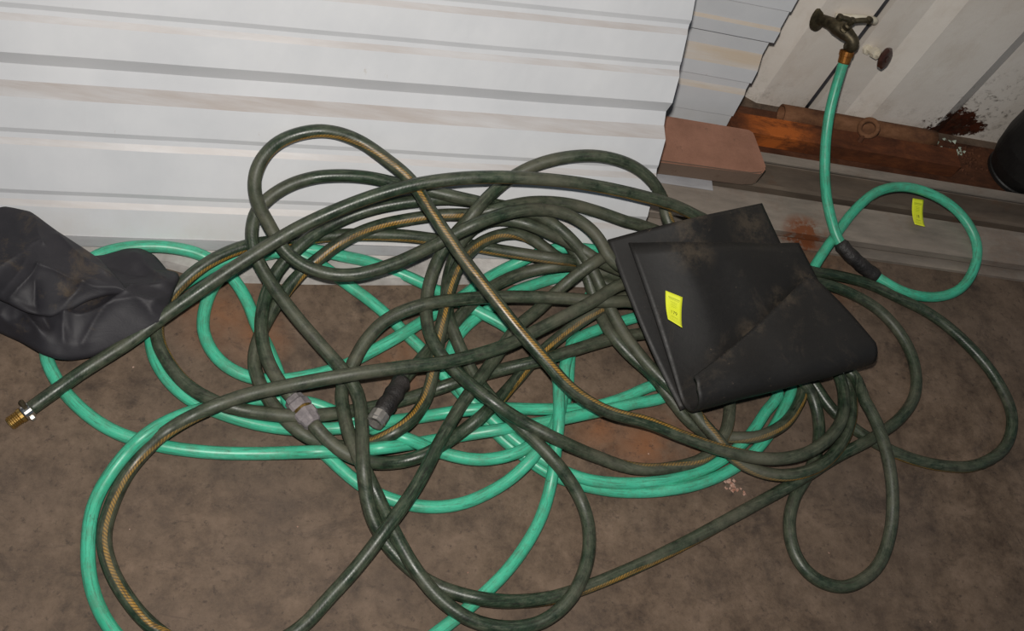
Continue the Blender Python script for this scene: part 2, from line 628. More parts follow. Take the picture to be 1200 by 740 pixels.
M_brick = mat_brick()
M_steel_a = mat_steel('weathered_steel', hexc(92, 82, 73), hexc(128, 114, 100), 0.5)
M_steel_b = mat_steel('pale_weathered_steel', hexc(126, 118, 109), hexc(166, 154, 142), 0.3, (1.0392, 1.1975, 0.0150))
M_galv = mat_steel('galvanised_steel', hexc(158, 158, 162), hexc(196, 196, 198), 0.05)
M_rust_o = mat_rust('orange_rust', hexc(58, 32, 20), hexc(96, 54, 32), hexc(124, 72, 40), (-0.16, 0.0, 0.03))
M_rust_d = mat_rust('dark_rust', hexc(48, 30, 22), hexc(88, 54, 36), hexc(118, 76, 52))
M_rust_m = mat_rust('brown_rust', hexc(78, 50, 36), hexc(122, 84, 58), hexc(150, 108, 80))
M_brass = simple('brass', hexc(150, 118, 62), hexc(196, 164, 100), 40, 0.35, 0.9)
M_brass_d = simple('tarnished_brass', hexc(64, 58, 46), hexc(110, 100, 78), 60, 0.5, 0.75, 0.3, 0.0006)
M_copper = simple('orange_brass_collar', hexc(136, 84, 36), hexc(184, 124, 58), 60, 0.4, 0.7)
M_chrome = simple('bright_steel', hexc(190, 188, 184), hexc(225, 222, 216), 60, 0.22, 1.0)
M_alloy = simple('dull_alloy', hexc(170, 166, 160), hexc(206, 202, 196), 60, 0.35, 0.8)
M_grey_pl = simple('scuffed_grey_plastic', hexc(112, 106, 108), hexc(146, 138, 138), 60, 0.7, 0, 0.4, 0.0008)
M_tape = simple('black_wrapped_tape', hexc(24, 23, 23), hexc(56, 52, 50), 34, 0.5, 0, 0.9, 0.004)
M_black_pl = simple('black_plastic', hexc(18, 17, 17), hexc(30, 29, 28), 20, 0.55)
M_cream = simple('cream_paint', hexc(206, 196, 174), hexc(226, 218, 200), 30, 0.5)
M_knob = simple('brown_enamel', hexc(58, 34, 28), hexc(84, 50, 40), 30, 0.3)
M_cable = simple('dark_grey_cable', hexc(44, 44, 48), hexc(70, 70, 74), 30, 0.5)
M_yellow = simple('yellow_label_paper', hexc(228, 236, 40), hexc(238, 244, 62), 20, 0.6)
M_print = simple('olive_print', hexc(66, 72, 14), hexc(84, 88, 20), 20, 0.7)
M_print_l = simple('pale_olive_print', hexc(176, 186, 34), hexc(190, 198, 40), 20, 0.7)
M_crumb = simple('pale_red_crumbs', hexc(150, 100, 80), hexc(206, 180, 164), 90, 0.9)

# ------------------------------------------------------------------ setting
n = 41
xs = np.linspace(-3.0, 4.0, n)
ys = np.linspace(-2.5, 1.75, n)
P = np.stack(np.meshgrid(xs, ys, indexing='ij') + [np.zeros((n, n))], axis=2)
V, F = sheet(P, 0.08)
tag(recalc(mesh_obj('floor', V, F, M_floor)), 'brown-grey stained concrete floor under the hoses', kind='structure')

# vertical trapezoid-profiled wall, outline (x, y)
pat = [(-3.0, 1.575)]
x = -3.0
while x < 0.6:
    pat += [(x + 0.16, 1.575), (x + 0.20, 1.553), (x + 0.36, 1.553), (x + 0.40, 1.575)]
    x += 0.40
pat = [p for p in pat if p[0] < 0.75]
pat += [(0.957, 1.576), (0.998, 1.555), (1.110, 1.555), (1.113, 1.572), (1.127, 1.572), (1.130, 1.552), (1.205, 1.552),
        (1.255, 1.535), (1.415, 1.535), (1.457, 1.560), (1.70, 1.560), (1.745, 1.535), (1.905, 1.535), (1.947, 1.56), (2.2, 1.56), (2.25, 1.535), (4.0, 1.535)]
V, F = [], []
for (x, y) in pat:
    V += [(x, y, 0.0), (x, y, 2.3)]
m = len(pat)
for (x, y) in pat:
    V += [(x, y + 0.03, 0.0), (x, y + 0.03, 2.3)]
for i in range(m - 1):
    a = 2 * i
    F += [(a, a + 2, a + 3, a + 1), (2 * m + a, 2 * m + a + 1, 2 * m + a + 3, 2 * m + a + 2)]
    F += [(a, 2 * m + a, 2 * m + a + 2, a + 2), (a + 1, a + 3, 2 * m + a + 3, 2 * m + a + 1)]
F += [(0, 1, 2 * m + 1, 2 * m), (2 * m - 2, 4 * m - 2, 4 * m - 1, 2 * m - 1)]
tag(recalc(mesh_obj('wall_back', V, F, M_wall)), 'white painted wall with vertical trapezoid ribs and rust at its foot', kind='structure')

# low chalky concrete sill along the foot of the leaning sheet
edge = [(-1.3, 0.83), (-0.3457, 0.9432), (-0.2944, 0.9492), (-0.2286, 0.9539), (-0.1671, 0.9597), (-0.112, 0.9492), (-0.0561, 0.9471), (0.0567, 0.9597), (0.1661, 0.9735), (0.2716, 0.9885), (0.376, 1.0051), (0.461, 1.0154), (0.62, 1.03), (0.7, 1.055)]
Vs = []
for (x, y) in edge:
    Vs += [(x, y - 0.006, 0.0), (x, y, 0.015), (x, y + 0.22, 0.015), (x, y + 0.22, 0.0)]
Fs = []
for i in range(len(edge) - 1):
    a, b = 4 * i, 4 * i + 4
    Fs += [(a + k, b + k, b + (k + 1) % 4, a + (k + 1) % 4) for k in range(4)]
Fs += [(0, 1, 2, 3), tuple(4 * (len(edge) - 1) + k for k in (3, 2, 1, 0))]
tag(recalc(mesh_obj('trim_1', Vs, Fs, M_sill)), 'chalky pale concrete strip along the foot of the white sheet', kind='structure')

# ------------------------------------------------------------------ leaning white sheet
Q0 = np.array((-0.335194, 0.971628, 0.030))
UU = np.array((0.993599, 0.112962, 0.0))
EE = np.array((-0.061523, 0.541153, 0.838671))
NN = np.array((0.094738, -0.833303, 0.544639))


def minor(s0, s1, d=0.0042):
    return [(s0, 0), (s0 + 0.010, -d), (s1 - 0.008, -d), (s1, 0)]


prof = [(-0.004, 0)] + minor(0.053, 0.081) + minor(0.155, 0.182) + [(0.231, 0), (0.251, -0.018), (0.278, -0.018), (0.299, 0)] \
    + minor(0.346, 0.372) + minor(0.418, 0.444) + minor(0.50, 0.528) + [(0.575, 0), (0.602, -0.022), (0.629, -0.022), (0.644, 0)] + minor(0.70, 0.727) + [(0.78, 0)]
ts = np.linspace(-0.62, 1.0168, 60)
rng = np.random.RandomState(3)
P = np.zeros((len(prof), len(ts), 3))
for i, (s, d) in enumerate(prof):
    for j, t in enumerate(ts):
        wob = 0.0012 * math.sin(7 * t + 9 * s) + 0.0008 * math.sin(23 * t + 31 * s)
        tt = t + (0.0015 * math.sin(60 * s) if j == len(ts) - 1 else 0)
        P[i, j] = Q0 + UU * tt + EE * s + NN * (d + wob)
V, F = sheet(P, 0.0012)
root = empty('corrugated_sheet')
recalc(mesh_obj('sheet_metal', V, F, M_sheet, root))
# grey strip folded round its lower edge
V, F = [], []
for t in ts:
    c = Q0 + UU * t
    V += [c + NN * 0.004 + EE * 0.004, c + NN * 0.005 - EE * 0.013, c - NN * 0.006 - EE * 0.013, c - NN * 0.006 + EE * 0.004]
F = [(4 * i + k, 4 * i + 4 + k, 4 * i + 4 + (k + 1) % 4, 4 * i + (k + 1) % 4) for i in range(len(ts) - 1) for k in range(4)]
F += [(0, 1, 2, 3), tuple(4 * (len(ts) - 1) + k for k in (3, 2, 1, 0))]
tag(recalc(mesh_obj('edge_strip', V, F, M_strip, root)), 'grey metal edging')
tag(root, 'large white ribbed metal sheet leaning on its long edge behind the hoses', 'metal sheet')
finish_root(root)

# second sheet, standing almost upright behind it
b8 = math.radians(8)
Q2 = np.array((0.0, 1.45, 0.03))
E2 = np.array((0, math.sin(b8), math.cos(b8)))
N2 = np.array((0, -math.cos(b8), math.sin(b8)))
prof2 = [(-0.022, 0), (0.027, 0), (0.029, 0.005), (0.086, 0.005), (0.097, -0.001), (0.116, -0.001), (0.120, 0.006), (0.150, 0.004), (0.180, -0.012), (0.216, -0.012), (0.224, 0.006),
         (0.250, 0.006), (0.256, 0.001), (0.294, 0.001), (0.298, 0.006), (0.36, 0.006), (0.366, 0.001), (0.41, 0.001), (0.414, 0.006), (0.47, 0.006), (0.5, -0.012), (0.54, -0.012), (0.55, 0.006), (0.70, 0.006)]
ts2 = np.linspace(-0.1, 0.901, 40)
P = np.zeros((len(prof2), len(ts2), 3))
for i, (s, d) in enumerate(prof2):
    for j, t in enumerate(ts2):
        P[i, j] = Q2 + np.array((t, 0, 0)) + E2 * s + N2 * (d + 0.0008 * math.sin(11 * t + 17 * s))
V, F = sheet(P, 0.0012)
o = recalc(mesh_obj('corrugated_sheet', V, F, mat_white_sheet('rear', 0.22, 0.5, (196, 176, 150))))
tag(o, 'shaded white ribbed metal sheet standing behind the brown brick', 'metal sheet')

# ------------------------------------------------------------------ hoses
RD, RG = 0.0112, 0.0105


def load(txt, wp):
    a = np.array([[float(c) for c in p.split(',')] for p in txt.split()])
    a[:, :3] /= 1e4
    return a


HX = """-3261,6716,130,180 -3092,6881,177,180 -2920,7041,230,180 -2755,7214,246,180 -2588,7387,257,180 -2409,7544,295,177 -2226,7692,345,174 -2045,7839,402,171 -1869,7990,470,165
-1699,8143,543,159 -1528,8295,619,153 -1355,8442,697,146 -1179,8587,775,137 -1002,8730,853,128 -823,8870,933,119 -644,9008,1015,115 -463,9143,1098,110 -280,9276,1180,106
-95,9408,1261,104 90,9539,1341,102 280,9665,1419,101 476,9784,1493,99 677,9895,1564,98 882,10001,1633,96 1090,10101,1701,95 1301,10196,1767,95 1515,10284,1833,95
1733,10364,1896,95 1954,10438,1955,97 2179,10508,2005,99 2408,10571,2045,100 2640,10625,2081,98 2873,10673,2112,97 3109,10716,2137,95 3346,10757,2151,95 3583,10795,2156,95
3821,10830,2155,95 4060,10863,2149,95 4298,10896,2135,94 4536,10927,2117,93 4774,10956,2094,91 5011,10982,2066,90 5248,11005,2031,88 5485,11025,1992,85 5721,11042,1950,83
5957,11059,1903,81 6192,11074,1853,80 6426,11088,1801,80 6660,11099,1745,80 6892,11106,1681,80 7123,11095,1615,84 7351,11071,1542,88 7578,11051,1466,101 7804,11034,1386,118
8031,11010,1309,135 8259,10986,1234,150 8486,10963,1159,166 8713,10945,1080,180 8939,10929,999,180 9165,10909,919,180 9391,10889,839,180 9617,10874,757,180 9842,10868,673,180
10065,10877,582,180 10284,10908,487,180 10507,10951,407,180 10725,11012,328,180 10953,11052,260,180 11186,11074,207,180 11424,11075,170,180 11662,11053,146,180 11897,11002,129,180
12125,10925,119,180 12348,10835,114,180 12571,10746,114,180 12794,10656,117,180 13010,10549,119,180 13214,10422,120,180 13407,10278,120,180 13585,10116,120,180 13750,9940,120,180
13905,9756,120,180 14047,9562,120,180 14171,9356,120,180 14267,9136,120,180 14344,8908,120,180 14392,8672,120,180 14398,8432,120,180 14343,8198,120,180 14245,7979,120,180
14110,7780,120,180 13941,7610,120,194 13743,7473,120,222 13531,7360,120,249 13307,7271,120,278 13074,7212,120,285 12835,7189,120,285 12594,7189,120,285 12354,7203,120,285
12115,7231,120,284 11879,7280,120,283 11649,7349,119,282 11424,7434,117,254 11207,7538,115,220 10998,7657,116,186 10797,7789,120,180 10605,7935,128,180 10429,8098,138,180
10287,8291,148,180 10168,8501,158,180 10037,8702,174,180 9899,8896,208,180 9751,9081,249,180 9597,9265,266,180 9429,9437,269,180 9242,9588,277,180 9041,9718,299,180
8826,9817,343,180 8605,9889,405,180 8381,9940,475,180 8155,9968,553,180 7928,9979,633,180 7697,9985,700,180 7462,9992,749,180 7224,9994,786,180 6985,9986,817,180
6746,9969,837,180 6508,9935,849,180 6277,9871,864,180 6062,9765,878,180 5867,9624,888,180 5683,9470,895,180 5494,9321,896,180 5295,9184,894,180 5097,9048,890,180
4898,8913,885,180 4697,8780,881,180 4497,8646,875,180 4297,8513,871,180 4094,8384,867,180 3884,8266,866,180 3668,8160,868,180 3448,8062,872,180 3225,7971,876,180
2999,7889,881,180 2769,7820,887,180 2536,7760,892,180 2302,7701,898,180 2070,7638,902,180 1838,7574,906,180 1606,7512,906,180 1373,7451,895,180 1141,7397,863,180
911,7350,810,180 683,7304,748,180 456,7259,681,180 230,7210,615,180 4,7156,553,180 -220,7078,513,180 -435,6970,509,215 -647,6863,477,253 -851,6762,398,291
-1045,6625,374,302 -1221,6462,382,314 -1387,6313,294,324 -1533,6144,205,334 -1658,5949,141,343 -1754,5731,117,347 -1820,5499,117,349 -1864,5263,121,350 -1887,5023,125,349
-1867,4784,125,347 -1792,4556,122,344 -1683,4341,121,342 -1549,4142,120,341 -1396,3956,120,340 -1230,3782,120,340 -1047,3626,120,340 -848,3490,120,298 -640,3369,120,250
-418,3276,120,200 -182,3233,120,180 58,3239,121,180 295,3281,124,180 522,3359,132,180 734,3471,143,180 932,3607,157,180 1111,3767,172,180 1264,3952,192,180
1413,4138,219,180 1566,4321,257,180 1714,4505,301,180 1855,4694,350,180 1989,4886,406,180 2119,5081,463,180 2249,5280,495,180 2378,5483,503,180 2503,5688,507,180
2619,5899,509,180 2723,6117,510,180 2820,6337,513,180 2918,6556,502,180 3021,6773,477,180 3125,6989,460,180 3236,7202,460,180 3354,7411,479,180 3478,7614,513,180
3604,7819,529,180 3731,8022,513,180 3858,8226,493,180 3980,8433,479,180 4100,8641,470,180 4230,8844,464,180 4383,9029,460,180 4554,9198,462,180 4722,9370,478,180
4880,9548,511,180 5041,9717,569,180 5201,9857,681,180 5353,9964,833,180 5521,10069,967,180 5706,10216,985,180 5893,10358,932,180 6091,10477,865,180 6304,10572,808,180
6531,10641,771,180 6765,10690,743,180 7002,10726,715,180 7240,10745,686,180 7479,10742,663,180 7717,10709,645,180 7951,10661,618,180 8182,10608,577,180 8411,10546,533,180
8633,10458,506,180 8844,10344,501,180 9051,10220,498,180 9254,10091,491,180 9450,9952,483,180 9639,9803,475,180 9819,9644,470,180 9985,9470,474,180 10125,9276,497,180
10247,9070,520,180 10364,8860,516,180 10464,8643,486,180 10497,8406,476,180 10469,8168,488,180 10408,7936,502,180 10312,7716,515,180 10172,7521,526,180 10005,7349,534,180
9817,7198,542,180 9614,7069,547,180 9398,6965,550,180 9168,6892,548,160 8932,6847,542,139 8693,6828,533,118 8452,6837,522,99 8214,6865,516,81 7976,6901,518,63
7739,6946,522,57 7505,7004,525,53 7273,7063,538,50 7040,7120,560,47 6809,7182,587,46 6577,7236,620,45 6341,7267,656,44 6104,7281,694,42 5867,7300,735,41
5636,7345,782,39 5412,7418,833,35 5198,7511,889,31 4995,7624,953,26 4811,7763,1022,21 4637,7916,1088,15 4461,8069,1146,12 4288,8229,1195,10 4118,8393,1241,7
3951,8559,1288,5 3786,8728,1337,3 3624,8899,1384,1 3461,9071,1429,-1 3300,9244,1472,-3 3141,9419,1518,-5 2985,9597,1567,-5 2833,9775,1619,-5 2682,9954,1674,-5
2533,10136,1726,-5 2386,10321,1773,-5 2249,10515,1814,-5 2097,10696,1856,-5 1905,10828,1913,-7 1697,10932,1973,-9 1487,11037,2027,-18 1271,11132,2075,-30 1041,11186,2120,-42
805,11200,2163,-53 566,11182,2177,-63 333,11135,2145,-70 112,11058,2090,-74 -87,10936,2033,-78 -244,10770,1962,-81 -352,10580,1862,-87 -397,10384,1733,-104 -368,10216,1565,-141
-278,10078,1390,-180 -148,9951,1233,-180 -11,9810,1094,-180 130,9646,991,-180 307,9494,934,-180 515,9379,907,-180 743,9303,897,-180 980,9264,901,-180 1220,9268,918,-180
1455,9310,948,-180 1681,9386,984,-180 1899,9480,1022,-180 2112,9585,1062,-180 2316,9705,1101,-180 2517,9831,1141,-180 2716,9959,1189,-180 2911,10074,1269,-180 3101,10151,1393,-180
3301,10243,1486,-180 3507,10366,1508,-180 3722,10471,1529,-180 3944,10565,1540,-180 4164,10657,1515,-180 4386,10737,1466,-180 4614,10796,1419,-180 4850,10818,1378,-180 5084,10795,1331,-180
5308,10727,1275,-180 5510,10612,1217,-180 5670,10438,1171,-180 5793,10239,1121,-180 5976,10117,1044,-180 6197,10038,993,-180 6418,9942,988,-180 6641,9852,983,-180 6869,9785,947,-180
7095,9736,883,-180 7319,9693,806,-180 7544,9633,745,-180 7768,9558,701,-180 7991,9472,671,-180 8210,9373,659,-180 8425,9264,665,-180 8644,9166,661,-180 8871,9098,624,-178
9102,9054,573,-163 9335,9025,518,-149 9567,9005,458,-137 9799,8987,397,-125 10032,8962,343,-112 10266,8924,299,-97 10496,8864,267,-81 10712,8763,240,-59 10824,8560,233,-48
10798,8321,241,-45 10749,8086,255,-47 10668,7860,269,-50 10560,7646,284,-52 10429,7444,299,-54 10277,7259,317,-56 10108,7089,340,-58 9924,6936,367,-59 9721,6810,391,-60
9501,6712,397,-60 9271,6648,374,-60 9034,6625,341,-57 8796,6644,316,-53 8564,6703,297,-46 8344,6801,293,-37 8139,6923,321,-24 7967,7083,371,-3 7802,7255,405,12
7633,7424,430,18 7477,7605,462,92 7321,7786,489,180 7139,7942,508,180 6953,8093,525,180 6777,8257,542,180 6611,8430,555,180 6460,8618,559,180 6323,8816,558,180
6198,9021,561,180 6080,9230,578,180 5970,9443,601,180 5879,9665,614,180 5783,9882,651,180 5658,10069,736,180 5520,10244,826,180 5354,10387,923,180 5170,10511,1017,180
4975,10638,1078,180 4767,10748,1127,180 4544,10815,1186,180 4312,10831,1247,180 4075,10825,1287,180 3835,10837,1294,180 3599,10870,1263,180 3360,10884,1248,180 3120,10875,1263,180
2880,10853,1271,180 2643,10817,1257,180 2408,10771,1228,180 2176,10721,1192,180 1945,10667,1150,180 1717,10608,1098,180 1496,10540,1033,180 1281,10457,964,180 1073,10351,907,180
873,10225,858,180 686,10081,815,180 518,9915,769,180 366,9741,701,180 224,9563,624,180 109,9364,554,180 32,9144,493,180 -16,8913,448,180 -37,8675,424,180
-32,8435,415,180 5,8197,407,180 73,7967,397,180 169,7746,399,180 289,7538,411,180 431,7344,419,180 597,7170,420,180"""
